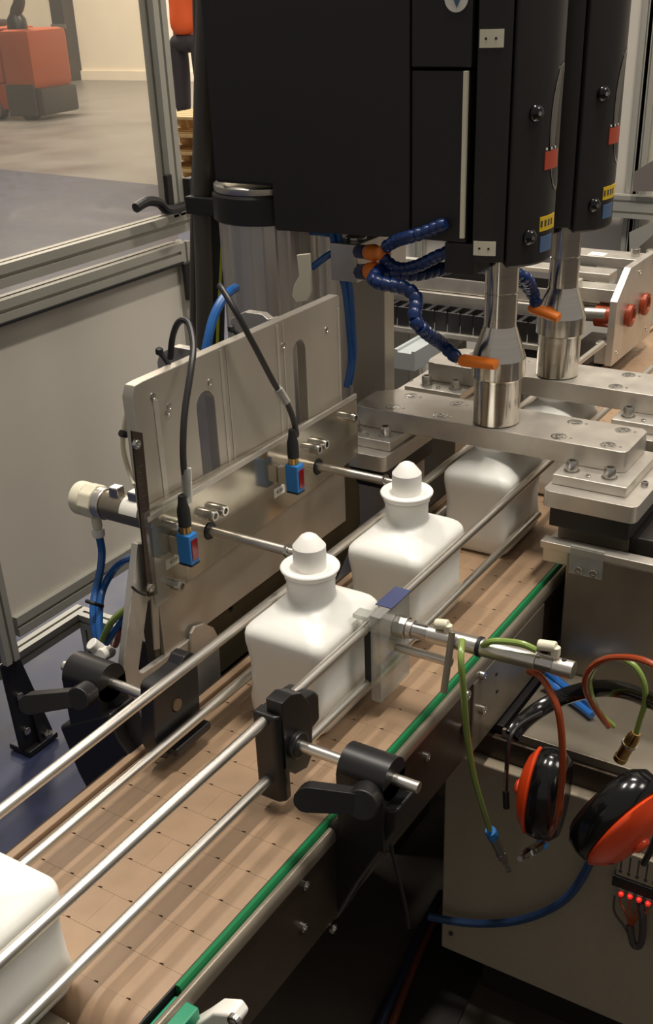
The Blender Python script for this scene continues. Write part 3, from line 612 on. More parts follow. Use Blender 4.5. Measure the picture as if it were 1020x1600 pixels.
def head(label, cy, front=True):
    t = thing('ultrasonic_welder', label, 'machine', (-.3, cy, .48), 'black ultrasonic welding heads')
    yf, yb = cy-.085, cy+.085; NX, R_ = -.075, .085; top = 1.35
    # enclosure with a notch over the column
    b = MB(); b.prism([(-.535, .568), (-.535, top), (-.178, top), (-.178, .507), (-.425, .502), (-.425, .568)], 'y', yf, yb); b.build('enclosure', 'bhead', t, .006, seg=3)
    MB().box(-.176, -.086, yf+.002, yb, .507, .735).build('lower_cover', 'bhead', t, .002)
    MB().box(-.176, -.084, yf+.001, yb, .739, top).build('upper_cover', 'bhead', t, .002)
    b = MB(); N = 28
    def arc(a0, a1, r, n=N): return [(NX+r*math.sin(math.radians(a0+(a1-a0)*i/n)), cy-r*math.cos(math.radians(a0+(a1-a0)*i/n))) for i in range(n+1)]
    # front band of the nose (C) and the wrap-round cover (D)
    b.prism(arc(0, 32, R_, 10)+[(NX+.02, cy-.02), (NX, cy-.02)], 'z', .482, top); b.build('nose_band', 'bhead', t, .0015)
    b = MB(); b.prism(arc(33.5, 178, R_)+[(NX, cy)], 'z', .472, top); b.build('nose_cover', 'bhead', t, .010, seg=4)
    b = MB(); b.box(-.12, -.072, yf+.002, yb-.02, .462, .506); b.build('foot_block', 'bplas', t, .001)
    b = MB(); b.box(-.093, -.087, yf-.0045, yf+.001, .515, .735); b.build('light_strip', 'ivory', t)
    def patch(name, a0, a1, z0, z1, m, par=t, r=R_+.0012, slope=0):
        n = 8; q = MB(); outer = [(a, r) for a in [a0+(a1-a0)*i/n for i in range(n+1)]]; rings = []
        for zz in (z0, z1):
            rings.append([(NX+rr_*math.sin(math.radians(a)), cy-rr_*math.cos(math.radians(a)), zz) for a, rr_ in outer+[(a, R_-.001) for a, _ in outer[::-1]]])
        q.rings(rings); return q.build(name, m, par)
    p1 = patch('bracket_plate', 2, 24, .492, .512, 'ivory') if front else None; p2 = patch('bracket_plate', 2, 24, .763, .785, 'ivory') if front else None
    for p, z in (((p1, .502), (p2, .774)) if front else ()):
        for a in (8, 17): patch('screw_hole', a-1, a+1, z-.0014, z+.0014, 'bplas', p, R_+.0016)
    yl = patch('warning_label', 70, 100, .520, .540, 'yel')
    for i in range(4): patch('label_mark', 71+i*6, 74+i*6, .526, .535, 'ink', yl, R_+.0016)
    patch('blue_label', 72, 94, .490, .512, 'bluel')
    rl = patch('red_label', 72, 98, .604, .628, 'redl')
    for i in range(3): patch('label_mark', 73+i*8, 75+i*8, .630, .633, 'paper', rl)
    for z in (.535, .700):
        for a in (58, ):
            d = Vector((math.sin(math.radians(a)), -math.cos(math.radians(a)), 0)); p = Vector((NX, cy, z-.02))+d*R_
            MB().lathe(p, d, [(.011, -.002), (.011, .003), (.008, .007), (.003, .009)], 18).build('knob', 'bgloss', t)
            MB().lathe(p+d*.008, d, [(.003, 0), (.003, .002)], 12).build('knob_pin', 'steel', t)
    # raised oval on the side
    q = MB(); n = 10; ring = []
    for k in range(24):
        th = 2*math.pi*k/24; a = 100+22*math.cos(th)*1.0; z = .655+.085*math.sin(th)
        ring.append((a, z))
    q.rings([[(NX+rr_*math.sin(math.radians(a)), cy-rr_*math.cos(math.radians(a)), z) for a, z in ring] for rr_ in (R_-.002, R_+.0008)]); q.build('oval_boss', 'bgloss', t)
    # round sticker with a grey emblem
    dx, dz = -0.1078, 0.823
    dk = MB().cyl((dx, yf+.0012, dz), (dx, yf-.0006, dz), .0175, 32).build('round_sticker', 'paper', t)
    MB().prism([(dx-.010, dz+.006), (dx+.010, dz+.008), (dx+.006, dz-.002), (dx+.001, dz-.012), (dx-.003, dz-.004)], 'y', yf-.0012, yf-.0006).build('emblem', 'bluel', dk)
    return t
head('large black welding head in front with white round sticker and light strip', HY)
head('black welding head half hidden behind the front one', HY+DY, False)
def horn(label, cy):
    return tag(MB().lathe((-.062, cy, 0), (0, 0, 1), [(.030, .2102), (.0376, .212), (.0378, .283), (.0382, .286), (.0427, .2885), (.0430, .318), (.0425, .320), (.0256, .369), (.0256, .4195), (.0250, .420), (.0250, .4215), (.0256, .422), (.0256, .48), (.010, .482)], 64).build('welding_horn', 'horn', ang=12), label, 'horn', 'steel welding horns')
horn('stepped steel welding horn standing on the front bar', HY); horn('stepped steel welding horn standing on the rear bar', HY+DY)
# cable bundle
cb = thing('cable_bundle', 'thick black vertical cable bundle left of the column', 'cable', (-0.6568, 0.58, 0.2155))
MB().tube([(-0.5718, 0.58, 1.0442), (-0.5917, 0.58, 0.8275), (-0.613, 0.58, 0.6875), (-0.6335, 0.58, 0.5344), (-0.647, 0.58, 0.367), (-0.6681, 0.58, 0.1567), (-0.6827, 0.58, -0.241)], .017, 14).build('hose', 'hgr', cb)
MB().tube([(-0.5749, 0.6, 1.0456), (-0.5915, 0.6, 0.8268), (-0.6069, 0.6, 0.6858), (-0.6237, 0.6, 0.5318), (-0.6362, 0.6, 0.3636), (-0.6589, 0.6, 0.1518), (-0.6782, 0.6, -0.2495)], .016, 14).build('hose', 'brub', cb)
MB().tube([(-0.5937, 0.59, 1.0465), (-0.6161, 0.59, 0.8277), (-0.6289, 0.59, 0.6864), (-0.6557, 0.59, 0.5316), (-0.6791, 0.59, 0.3616), (-0.7018, 0.59, 0.1484), (-0.7227, 0.59, -0.2561)], .009, 10).build('hose', 'hgr', cb)
MB().tube([(-0.5692, 0.57, 0.6406), (-0.5811, 0.57, 0.5389), (-0.5951, 0.57, 0.4306), (-0.6186, 0.57, 0.2903), (-0.6378, 0.57, 0.1389)], .0025, 8).build('earth_wire', 'yg', cb)
MB().box(-.655, -.585, .555, .63, .50, .53).build('holder', 'bplas', cb, .003)
# ------------------------------------------------------------------ upright with coolant manifold
up = thing('coolant_manifold', 'aluminium upright with box manifold and coolant fittings behind the plate', 'stand', (-.31, .64, FZ))
MB().box(-0.404, -0.3332, .69, .725, FZ+.01, .412).build('upright', 'plate', up, .002)
MB().box(-.352, -.27, .66, .76, FZ, FZ+.01).build('foot', 'dark', up)
MB().box(-.362, -.311, .56, .73, .413, .474).build('manifold_block', 'alu', up, .002)
MB().cyl((-.335, .60, .474), (-.335, .60, .479), .018, 24).build('plug', 'steel', up, .001)
MB().cyl((-.325, .68, .474), (-.325, .68, .481), .018, 24).build('plug', 'steel', up, .001)
def bead(par, p, d, r):
    def mk():
        b = MB(); b.lathe((0, 0, 0), (0, 0, 1), [(r*.7, -r*.8), (r*1.0, -r*.6), (r*1.06, -r*.35), (r*1.0, r*.2), (r*.84, r*.6), (r*.78, r*.8)], 16); return b.build('hose_segment', 'locb')
    return inst(('bead', r), mk, 'hose_segment', p, d, par)
def catmull(P, m):
    P = [Vector(p) for p in P]; Q = []
    for i in range(len(P)-1):
        a = P[max(i-1, 0)]; b = P[i]; c = P[i+1]; e = P[min(i+2, len(P)-1)]
        for k in range(m):
            t = k/m; Q.append(.5*((2*b)+(c-a)*t+(2*a-5*b+4*c-e)*t*t+(3*b-a-3*c+e)*t**3))
    Q.append(P[-1]); return Q
def locline(label, pts, r, fit=None, nozzle=None, group='segmented blue coolant hoses'):
    Q = catmull(pts, 24); t = thing('coolant_hose', label, 'hose', Q[0], group)
    acc = 0; step = r*1.32; last = Q[0]; nxt = 0
    for i in range(1, len(Q)):
        acc += (Q[i]-Q[i-1]).length
        if acc >= nxt: bead(t, Q[i], (Q[i]-Q[i-1]), r); nxt += step
    if fit:
        a, b_ = Vector(fit[0]), Vector(fit[1]); L = (b_-a).length
        MB().cyl(a, a+(b_-a)*.36, r*1.2, 8).build('blue_adapter', 'locb', t, .001)
        MB().lathe(a+(b_-a)*.36, b_-a, [(r*.75, 0), (r*1.3, L*.08), (r*1.4, L*.3), (r*1.0, L*.45), (r*1.35, L*.68), (r*.8, L*.74)], 18).build('orange_fitting', 'orange', t)
    if nozzle:
        a, b_ = Vector(nozzle[0]), Vector(nozzle[1]); L = (b_-a).length
        MB().lathe(a, b_-a, [(r*.9, -r*.5), (r*1.15, 0), (r*1.1, L*.3), (r*1.0, L*.75), (r*.95, L*.98), (r*.7, L)], 18, sx=1, sy=.8).build('nozzle', 'orange', t)
    return t
XM = -.311
f1 = (-0.311, 0.5659, 0.4625); f2 = (-0.311, 0.5686, 0.4291)
locline('blue coolant hose from the upper orange fitting, rising under the front head', [(-0.22, 0.5013, 0.4916), (-0.2, 0.4934, 0.5023), (-0.17, 0.4782, 0.5131), (-0.15, 0.4807, 0.5196), (-0.12, 0.4833, 0.5322)], .0095, (f1, (-0.235, 0.5117, 0.4768)))
locline('blue coolant hose curving right from the upper orange fitting', [(-0.23, 0.5107, 0.4686), (-0.22, 0.5171, 0.4574), (-0.2, 0.5178, 0.4552), (-0.17, 0.5094, 0.4655), (-0.14, 0.5037, 0.4807), (-0.115, 0.5044, 0.492)], .0095)
locline('long blue coolant hose drooping to the front horn with orange nozzle', [(-0.24, 0.5077, 0.4498), (-0.235, 0.4826, 0.443), (-0.21, 0.4744, 0.4404), (-0.18, 0.4806, 0.4361), (-0.16, 0.4804, 0.4227), (-0.15, 0.4576, 0.3982), (-0.138, 0.4684, 0.3772), (-0.14, 0.53, 0.3414), (-0.118, 0.527, 0.3275), (-0.1057, 0.525, 0.3225)], .0105, (f2, (-0.24, 0.52, 0.4491)), ((-0.0986, 0.524, 0.3216), (-0.041, 0.522, 0.3229)))
locline('blue coolant hose passing behind the front horn towards the rear head', [(-0.23, 0.5143, 0.4414), (-0.21, 0.5216, 0.4456), (-0.19, 0.5478, 0.4418), (-0.17, 0.5861, 0.4433), (-0.15, 0.6261, 0.4426), (-0.13, 0.669, 0.4313), (-0.115, 0.7134, 0.4158)], .0105)
locline('short blue coolant hose with orange nozzle at the rear horn', [(-0.105, 0.7167, 0.416), (-0.09, 0.7426, 0.4002), (-0.0969, 0.785, 0.3728), (-0.0909, 0.79, 0.3568), (-0.0901, 0.79, 0.3436)], .0105, None, ((-0.0954, 0.792, 0.3392), (-0.0445, 0.79, 0.3276)))
locline('second short blue coolant hose behind the front horn', [(-0.14, 0.836, 0.3725), (-0.13, 0.849, 0.357), (-0.12, 0.8503, 0.3441), (-0.11, 0.8459, 0.3303)], .0095)
# blue hoses near the upright
hose('pair of blue hoses falling behind the plate, left strand', [(-0.36, 0.5632, 0.5128), (-0.36, 0.5672, 0.4818), (-0.355, 0.5764, 0.4339), (-0.352, 0.5894, 0.3834), (-0.352, 0.5987, 0.3151), (-0.354, 0.6038, 0.2621), (-0.36, 0.5961, 0.2168)], .0058, 'hblue', group='blue air hoses')
hose('pair of blue hoses falling behind the plate, right strand', [(-0.35, 0.5668, 0.5128), (-0.35, 0.571, 0.4818), (-0.345, 0.5805, 0.4339), (-0.345, 0.5946, 0.3829), (-0.345, 0.6, 0.3156), (-0.35, 0.6084, 0.2671), (-0.36, 0.6073, 0.2193)], .0052, 'hblue', group='blue air hoses')
hose('blue hose branching left from the falling pair', [(-0.36, 0.5821, 0.4604), (-0.38, 0.5668, 0.4452), (-0.4, 0.5612, 0.43)], .0058, 'hblue', group='blue air hoses')
hose('blue hose under the head beside the column', [(-0.4, 0.5619, 0.488), (-0.39, 0.5756, 0.4851), (-0.37, 0.5834, 0.4821)], .0058, 'hblue', group='blue air hoses')
hose('blue hose rising beside the black bundle', [(-0.46, 0.305, 0.2539), (-0.455, 0.3146, 0.3156), (-0.45, 0.3302, 0.3636), (-0.45, 0.3477, 0.3917), (-0.45, 0.3708, 0.4123), (-0.45, 0.3944, 0.4229), (-0.46, 0.4253, 0.4209)], .0075, 'hblue', group='blue air hoses')
bg_ = MB().prism([(-0.3673, 0.4722), (-0.343, 0.4762), (-0.3424, 0.4173), (-0.3518, 0.4011), (-0.3718, 0.3969), (-0.3799, 0.4064), (-0.3751, 0.4243), (-0.3643, 0.4405)], 'y', .468, .473).build('tag_card', 'ivory', None, .001)
tag(bg_, 'pale yellow twisted tag hanging in front of the column', 'tag')
# ------------------------------------------------------------------ bars across the belt
def weld_bar(label, dy, g='aluminium bars across the belt'):
    y0, y1 = .538+dy, .648+dy
    t = thing('weld_bar', label, 'bar', (-.07, (y0+y1)/2, .175), g)
    o = [(-.290, y0), (.160, y0), (.168, y0+.003), (.170, y0+.010), (.170, y1-.010), (.160, y1), (-.28, y1), (-.312, y1-.03), (-.312, y0+.022), (-.306, y0+.004)]
    MB().prism(o, 'z', .1755, .21).build('bar_plate', 'alu', t, .0012)
    for (x, yy) in ((-.245, .022), (-.155, .022), (-.245, .085), (-.155, .085), (.055, .018), (.135, .018), (.055, .088), (.135, .088)):
        def mk():
            b = MB(); b.lathe((0, 0, 0), (0, 0, 1), [(.0125, 0), (.0128, .0006), (.0105, .0008), (.0102, .0002), (.0072, .0001), (.0068, .0016), (.0035, .0018), (.003, .0004)], 24); return b.build('counterbored_bolt', 'steel')
        inst('cb', mk, 'counterbored_bolt', (x, y0+yy, .2099), (0, 0, 1), t)
        MB().cyl((x+.019, y0+yy+.001, .2099), (x+.019, y0+yy+.001, .2104), .0028, 12).build('set_screw', 'steel', t)
    return t
weld_bar('front aluminium bar across the belt carrying the front horn', 0)
weld_bar('rear aluminium bar across the belt carrying the rear horn', DY)
def pedestal(label, dy, side):
    s = side
    X = (lambda x: x) if s > 0 else (lambda x: -.14-x)
    t = thing('slide_block', label, 'block', (X(.13), .56+dy, .10 if s < 0 else .13), 'aluminium blocks under the bars')
    def bx(x0, x1): return (min(X(x0), X(x1)), max(X(x0), X(x1)))
    a, c = bx(.073, .190); MB().box(a, c, .490+dy, .645+dy, .1585, .1752).build('spacer_plate', 'alu', t, .002)
    a, c = bx(.068, .216)
    MB().prism([(x_, y_) for x_, y_ in rrect((a+c)/2, .57+dy, (c-a)/2, .107, .012)], 'z', .1315, .1584).build('base_plate', 'alu', t, .001)
    for x in (.095, .155):
        MB().cyl((X(x), .514+dy, .1752), (X(x), .514+dy, .1768), .0125, 24).build('washer', 'steel', t)
        bolt(t, (X(x), .514+dy, .1768), (0, 0, 1), .0095, .016)
    bolt(t, (X(.125), .503+dy, .1752), (0, 0, 1), .004, .003); bolt(t, (X(.201), .545+dy, .1584), (0, 0, 1), .0055, .008)
    a, c = bx(.078, .205); MB().box(a, c, .475+dy, .66+dy, .095, .1314).build('bearing_carriage', 'bplas', t, .002)
    a, c = bx(.085, .20); MB().box(a, c, .50+dy, .64+dy, .0655 if s > 0 else -.13, .0949).build('guide_support', 'sheet' if s > 0 else 'plate', t, .001)
    return t
pedestal('aluminium clamping block with socket bolts right of the belt under the front bar', 0, 1)
pedestal('aluminium clamping block right of the belt under the rear bar', DY, 1)
pedestal('aluminium clamping block left of the belt under the front bar', 0, -1)
pedestal('aluminium clamping block left of the belt under the rear bar', DY, -1)
# long base beams left of the belt
bb = thing('machine_bed', 'aluminium machine bed left of the belt under the clamping blocks', 'frame', (-.27, .8, FZ))
MB().box(-.36, -.215, .74, 1.15, -.18, -.1305).build('bed_plate', 'plate', bb, .002)
MB().box(-.35, -.215, .78, 1.1, FZ, -.1805).build('plinth', 'dark', bb, .002)
MB().box(-.36, -.215, .47, .688, -.18, -.1305).build('bed_plate', 'plate', bb, .002)
MB().box(-.35, -.215, .5, .66, FZ, -.1805).build('plinth', 'dark', bb, .002)
# ---- stainless cabinet under the right blocks
sc = thing('stainless_pedestal', 'dull stainless sheet pedestal right of the belt', 'cabinet', (.4, .6, FZ))
MB().box(.118, .75, .455, 1.2, FZ, .065).build('body', 'sheet', sc, .003)
MB().box(.075, .75, .452, .475, .066, .078).build('edge_rail', 'alu', sc, .001)
MB().box(.125, .178, .4495, .4545, .035, .082).build('clear_tab', 'guard', sc)
for x in (.142, .166): bolt(sc, (x, .449, .045), (0, -1, 0), .0065, .005)
MB().box(.20, .75, .50, .9, .0655, .093).build('upper_body', 'bhead', sc, .003)
MB().box(.074, .116, .468, .52, .035, .065).build('side_step', 'alu', sc, .002)
hose('thin dark blue hose behind the conveyor edge by the stainless pedestal', [(0.108, 0.4873, 0.0294), (0.108, 0.538, -0.0242), (0.108, 0.5515, -0.0736), (0.108, 0.5355, -0.0965), (0.108, 0.5015, -0.116)], .003, 'hdblue', 'thin_hose')
hose('thin grey twin wire tied by the stainless pedestal', [(0.112, 0.5287, -0.0856), (0.112, 0.5109, -0.0986), (0.112, 0.4784, -0.1084), (0.112, 0.4412, -0.1187)], .002, 'grey', 'thin_wire')
hose('second thin grey wire tied by the stainless pedestal', [(0.114, 0.5292, -0.0853), (0.114, 0.5218, -0.1064), (0.114, 0.4981, -0.1186), (0.114, 0.4542, -0.1266)], .002, 'grey', 'thin_wire')
# ------------------------------------------------------------------ stop cylinder
st = thing('stop_cylinder', 'horizontal steel stop cylinder with clear plate held over the belt', 'cylinder', (.15, .06, .08))
MB().box(.0195, .034, .018, .098, .022, .152).build('clear_plate', 'guard', st, .001)
MB().box(-.002, .0194, .012, .030, .146, .152).build('clear_tab', 'guard', st)
MB().box(.012, .036, .045, .098, .1522, .1532).build('blue_reflection', 'bluerefl', st)  # blue reflection on the clear top, put in as a coloured sheet
MB().box(.010, .0185, .019, .026, .050, .124).build('black_strip', 'brub', st)
cy0, cz0, cz1 = .06, .1215, .1255
def cx_(x): return (x, cy0, .1195+(x-.034)*.028)
MB().cyl(cx_(.034), cx_(.052), .016, 8).build('mount_nut', 'steel', st, .002)
MB().cyl(cx_(.052), cx_(.060), .0125, 24).build('flange', 'rod', st, .001)
MB().cyl(cx_(.060), cx_(.082), .0105, 24).build('front_cap', 'steel', st, .001)
MB().cyl(cx_(.082), cx_(.228), .0115, 28).build('barrel', 'rod', st, .0005)
MB().cyl(cx_(.228), cx_(.250), .0105, 24).build('rear_cap', 'steel', st, .001)
MB().cyl(cx_(.250), cx_(.275), .0112, 24).build('rear_lug', 'rod', st, .001)
MB().cyl((.262, cy0, .1255+.008), (.262, cy0, .1255+.0125), .003, 12).build('lug_hole', 'bplas', st)
MB().lathe(cx_(.150), (1, 0, .028), [(.0116, 0), (.0131, .001), (.0131, .005), (.0116, .006)], 24).build('cable_tie', 'brub', st)
for p, q, nm in (((0.0908, 0.06, 0.1285), (0.1088, 0.06, 0.1318), 'front_fitting'), ((0.2284, 0.06, 0.1388), (0.2509, 0.06, 0.142), 'rear_fitting')):
    v = Vector(p)+Vector((0, 0, .010)); w_ = Vector(q)+Vector((0, 0, .010))
    MB().cyl(v, w_, .0068, 14).build(nm, 'ivory', st, .002)
    MB().cyl(w_-Vector((0, 0, .012)), w_, .0055, 14).build(nm, 'ivory', st, .001)
MB().cyl((.034, .06, .087), (.115, .06, .087), .0062, 16).build('guide_pin', 'rod', st, .001)
MB().tube([(0.119, 0.0515, 0.1403), (0.119, 0.0297, 0.0608)], .0045, 14, sm=False).build('cross_pin', 'sheet', st, .001)
hose('green air hose lying along the top of the stop cylinder', [(0.2285, 0.055, 0.1434), (0.2102, 0.053, 0.1481), (0.1866, 0.05, 0.1463), (0.1721, 0.045, 0.1438), (0.1532, 0.06, 0.1215)], .0042, 'hgreen', group='green air hoses')
hose('green air hose hanging down in front of the conveyor side', [(0.14, 0.0351, 0.1424), (0.15, 0.0115, 0.1309), (0.155, 0.0109, 0.0861), (0.155, 0.0268, 0.0075), (0.155, 0.0564, -0.0862), (0.155, 0.1151, -0.2167)], .0042, 'hgreen', group='green air hoses')
def coupler(label, a, b_, ring):
    a, b_ = Vector(a), Vector(b_); d = b_-a; L = d.length
    t = thing('hose_coupler', label, 'coupling', b_, 'chrome hose couplers')
    MB().lathe(a, d, [(.0075, 0), (.0085, .002), (.0085, L*.14), (.0075, L*.16)], 20).build('release_ring', ring, t)
    MB().lathe(a, d, [(.0075, L*.16), (.0078, L*.50), (.0078, L*.51)], 20).build('body', 'steel', t)
    MB().lathe(a, d, [(.0085, L*.51), (.0085, L*.66), (.0052, L*.70), (.0045, L*.82), (.003, L*.86), (.0032, L*.93), (.0045, L*.94), (.0045, L), (.002, L)], 6).build('plug', 'steel', t)
coupler('chrome coupler with blue ring at the end of the green hose', (0.155, 0.1177, -0.2212), (0.155, 0.1999, -0.366), 'sblue')
coupler('chrome coupler with blue ring at the end of the rust red hose', (0.215, 0.1737, -0.2628), (0.215, 0.0834, -0.2194), 'sblue')
hose('rust red hose hanging in front of the left ear cup', [(0.2149, 0.07, 0.101), (0.2347, 0.06, 0.1038), (0.2536, 0.05, 0.0907), (0.2672, 0.045, 0.0654), (0.2754, 0.045, 0.0102), (0.2757, 0.05, -0.054), (0.2691, 0.06, -0.1121), (0.215, 0.1789, -0.2644)], .0045, 'hred', group='rust red air hoses')
hose('rust red hose looping over the tray at the right edge', [(0.2698, 0.25, -0.0802), (0.2527, 0.22, -0.0289), (0.2465, 0.2, 0.0129), (0.2544, 0.19, 0.047), (0.2755, 0.18, 0.0743), (0.3025, 0.17, 0.0912), (0.3294, 0.16, 0.1005), (0.3604, 0.15, 0.1009)], .0045, 'hred', group='rust red air hoses')
hose('green hose looping inside the rust red loop', [(0.2742, 0.26, -0.085), (0.2569, 0.24, -0.0529), (0.2513, 0.21, -0.002), (0.2522, 0.2, 0.0302), (0.2685, 0.19, 0.0644), (0.2918, 0.18, 0.0813), (0.3132, 0.18, 0.0763), (0.3278, 0.18, 0.0565), (0.3333, 0.18, 0.0285), (0.3301, 0.18, -0.0031), (0.3273, 0.18, -0.0248)], .0042, 'hgreen', group='green air hoses')
hose('bundle of blue hoses lying on the tray behind the stop cylinder', [(0.1176, 0.4102, -0.13), (0.1507, 0.3961, -0.138), (0.1874, 0.3833, -0.14), (0.2135, 0.3683, -0.14)], .007, 'hblue', group='blue air hoses')
hose('second blue hose lying on the tray behind the stop cylinder', [(0.1215, 0.3872, -0.13), (0.1582, 0.3772, -0.14), (0.1904, 0.3613, -0.14), (0.2168, 0.3452, -0.14)], .006, 'hblue', group='blue air hoses')
bf = thing('brass_fitting', 'brass threaded hose connector lying on the tray', 'fitting', (0.3079, 0.2, -0.0882))
a, c = Vector((0.3223, 0.2, -0.0397)), Vector((0.3046, 0.2, -0.0917)); d = c-a; L = d.length
MB().lathe(a, d, [(.006, 0), (.009, L*.15), (.0095, L*.4), (.0105, L*.42), (.0105, L*.46), (.0088, L*.48), (.0086, L*.85), (.0095, L*.87), (.0095, L), (.006, L), (.005, L*.9)], 22).build('body', 'brass', bf)
MB().lathe(a+d*.38, d, [(.0107, 0), (.0110, .001), (.0110, .003), (.0107, .004)], 22).build('ring', 'steel', bf)
# ------------------------------------------------------------------ tray and control cabinet
TZ = -.150
tr = thing('tray_table', 'grey steel tray shelf with black frame beside the conveyor', 'shelf', (.4, .35, -.2))
MB().box(.112, .80, .262, .453, TZ-.004, TZ).build('tray', 'sheet', tr, .001)
MB().box(.108, .80, .256, .262, TZ-.012, TZ+.003).build('front_lip', 'sheet', tr, .001)
MB().box(.03, .80, .250, .2995, TZ-.052, TZ-.0125).build('front_beam', 'dark', tr, .003)
MB().box(.060, .1075, .262, .453, TZ-.012, TZ+.004).build('side_beam', 'bplas', tr, .002)
MB().box(.06, .80, .30, .45, TZ-.05, TZ-.0125).build('under_frame', 'bplas', tr, .002)
for x, z in ((.18, TZ-.045), (.22, TZ-.065)):
    MB().cyl((x, .248, z), (x, .254, z), .004, 10).build('screw', 'bplas', tr)
cbn = thing('control_cabinet', 'beige steel control cabinet under the tray', 'cabinet', (.5, .4, FZ))
CX0, CZ1, CZ0 = .026, -.203, -0.6319
MB().box(CX0, .95, .23, .45, CZ0, CZ1).build('body', 'cab', cbn, .004)
MB().box(CX0+.06, .9, .28, .44, FZ, CZ0).build('plinth', 'bhead', cbn)
MB().cyl((CX0+.02, .2295, CZ0+.045), (CX0+.02, .226, CZ0+.045), .004, 12).build('screw', 'dgrey', cbn)
kx = thing('terminal_strip', 'black terminal strip with four red lights and hanging dark red wires', 'terminal', (0.3435, 0.22, -0.3378))
t0, t1 = (0.3106, 0.222, -0.3259), (0.389, 0.222, -0.3259)
zz = .5*(t0[2]+t1[2]); 
MB().box(t0[0], t1[0]+.03, .215, .2295, zz-.008, zz+.012).build('strip', 'bplas', kx, .001)
MB().box(t0[0]+.004, t1[0]+.03, .218, .2295, zz+.0125, zz+.060).build('terminal_body', 'cab', kx, .001)
for i in range(6):
    MB().cyl((t0[0]+.010+i*.0125, .217, zz+.022), (t0[0]+.010+i*.0125, .218, zz+.022), .0028, 10).build('terminal_screw', 'dgrey', kx)
    MB().box(t0[0]+.009+i*.0125, t0[0]+.011+i*.0125, .2172, .218, zz+.026, zz+.055).build('terminal_groove', 'dgrey', kx)
for i, p in enumerate(((0.3273, 0.212, -0.3415), (0.3406, 0.212, -0.34), (0.354, 0.212, -0.3398), (0.3675, 0.212, -0.3407))):
    MB().lathe(p, (0, -1, 0), [(.004, -.003), (.0042, 0), (.003, .003), (.001, .004)], 12).build('red_light', 'led', kx)
    q0 = Vector(p)+Vector((0, .004, -.004)); e = Vector((0.3469, 0.215, -0.4011))
    MB().tube([q0, q0+Vector((0, -.003, -.012)), (q0+e)/2+Vector((0, -.004, 0)), e], .0018, 6).build('wire', 'hred', kx)
    MB().box(p[0]-.004, p[0]+.004, .2135, .216, zz-.022, zz-.008).build('clip', 'grey', kx)
MB().tube([(0.3176, 0.215, -0.3528), (0.3214, 0.212, -0.381), (0.3382, 0.212, -0.4016), (0.3499, 0.212, -0.4196)], .002, 6).build('wire', 'dgrey', kx)
MB().tube([(0.3458, 0.215, -0.399), (0.3502, 0.213, -0.4163), (0.3558, 0.213, -0.4322), (0.3635, 0.213, -0.4308), (0.3663, 0.213, -0.4117), (0.3631, 0.213, -0.3736), (0.356, 0.215, -0.3491)], .0055, 10).build('cable', 'dgrey', kx)
hose('dark blue thick hose drooping across the beige cabinet', [(0.0173, 0.2, -0.5361), (0.0509, 0.205, -0.5323), (0.101, 0.21, -0.5181), (0.162, 0.21, -0.482), (0.2136, 0.21, -0.4343), (0.2514, 0.21, -0.3786), (0.2756, 0.21, -0.3045), (0.2843, 0.21, -0.2383), (0.29, 0.22, -0.1835)], .0068, 'hdblue')
# ------------------------------------------------------------------ ear defenders
em = thing('ear_defenders', 'orange and black ear defenders hanging over the tray edge', 'ear defenders', (0.2525, 0.15, -0.2176))
def cup(c, ax, up_, h, w, depth, thick, flip=1):
    c = Vector(c); ax = Vector(ax).normalized()
    cush = [(.55, -thick*.95), (.82, -thick), (.97, -thick*.75), (1.0, -thick*.35), (.97, 0), (.93, .002)]
    MB().lathe(c, ax, [(r*h, z) for r, z in cush], 40, sx=w/h, sy=1, up=up_).build('cushion', 'bgloss', em, ang=70)
    dome = [(.93, .0025), (.96, .006), (.90, depth*.35), (.74, depth*.68), (.5, depth*.9), (.2, depth), (.02, depth*1.01)]
    MB().lathe(c, ax, [(r*h, z) for r, z in dome], 40, sx=w/h, sy=1, up=up_).build('shell', 'earor', em, ang=70)
    MB().lathe(c+ax*depth, ax, [(.012, -.004), (.012, .003), (.009, .006)], 20).build('pivot', 'earor', em)
cl = Vector((0.2078, 0.15, -0.1511)); axl = Vector((-1, -.12, .02))
cup(cl, axl, (.05, .0, 1), .073, .052, .024, .040)
crr = Vector((0.3569, 0.06, -0.0792)); axr = Vector((.90, -.40, -.40))
cup(crr, axr, (.10, .10, 1), .078, .058, .030, .040)
MB().tube([(0.1628, 0.16, -0.077), (0.1654, 0.18, -0.0702), (0.1718, 0.23, -0.074), (0.1978, 0.26, -0.06), (0.2385, 0.26, -0.0331), (0.2827, 0.23, -0.0005), (0.3212, 0.2, 0.0192), (0.3674, 0.15, 0.0419), (0.4021, 0.1, 0.021)], .0125, 12, flat=.55).build('headband', 'bgloss', em)
MB().tube([(0.1814, 0.22, -0.0677), (0.168, 0.18, -0.066), (0.164, 0.15, -0.0722), (0.1654, 0.14, -0.1074), (0.1662, 0.14, -0.1643)], .0032, 8).build('wire_yoke', 'bplas', em)
MB().tube([(0.165, 0.148, -0.0739), (0.1655, 0.138, -0.1116), (0.1657, 0.138, -0.1748)], .0014, 6).build('chrome_yoke', 'steel', em)
MB().tube([(0.166, 0.14, -0.1586), (0.1684, 0.14, -0.1893)], .005, 8).build('yoke_foot', 'bplas', em)
MB().tube([(0.4021, 0.1, 0.021), (0.4137, 0.02, 0.0149), (0.4076, 0.0, -0.0403), (0.3999, 0.0, -0.0739)], .004, 8).build('wire_yoke', 'bplas', em)
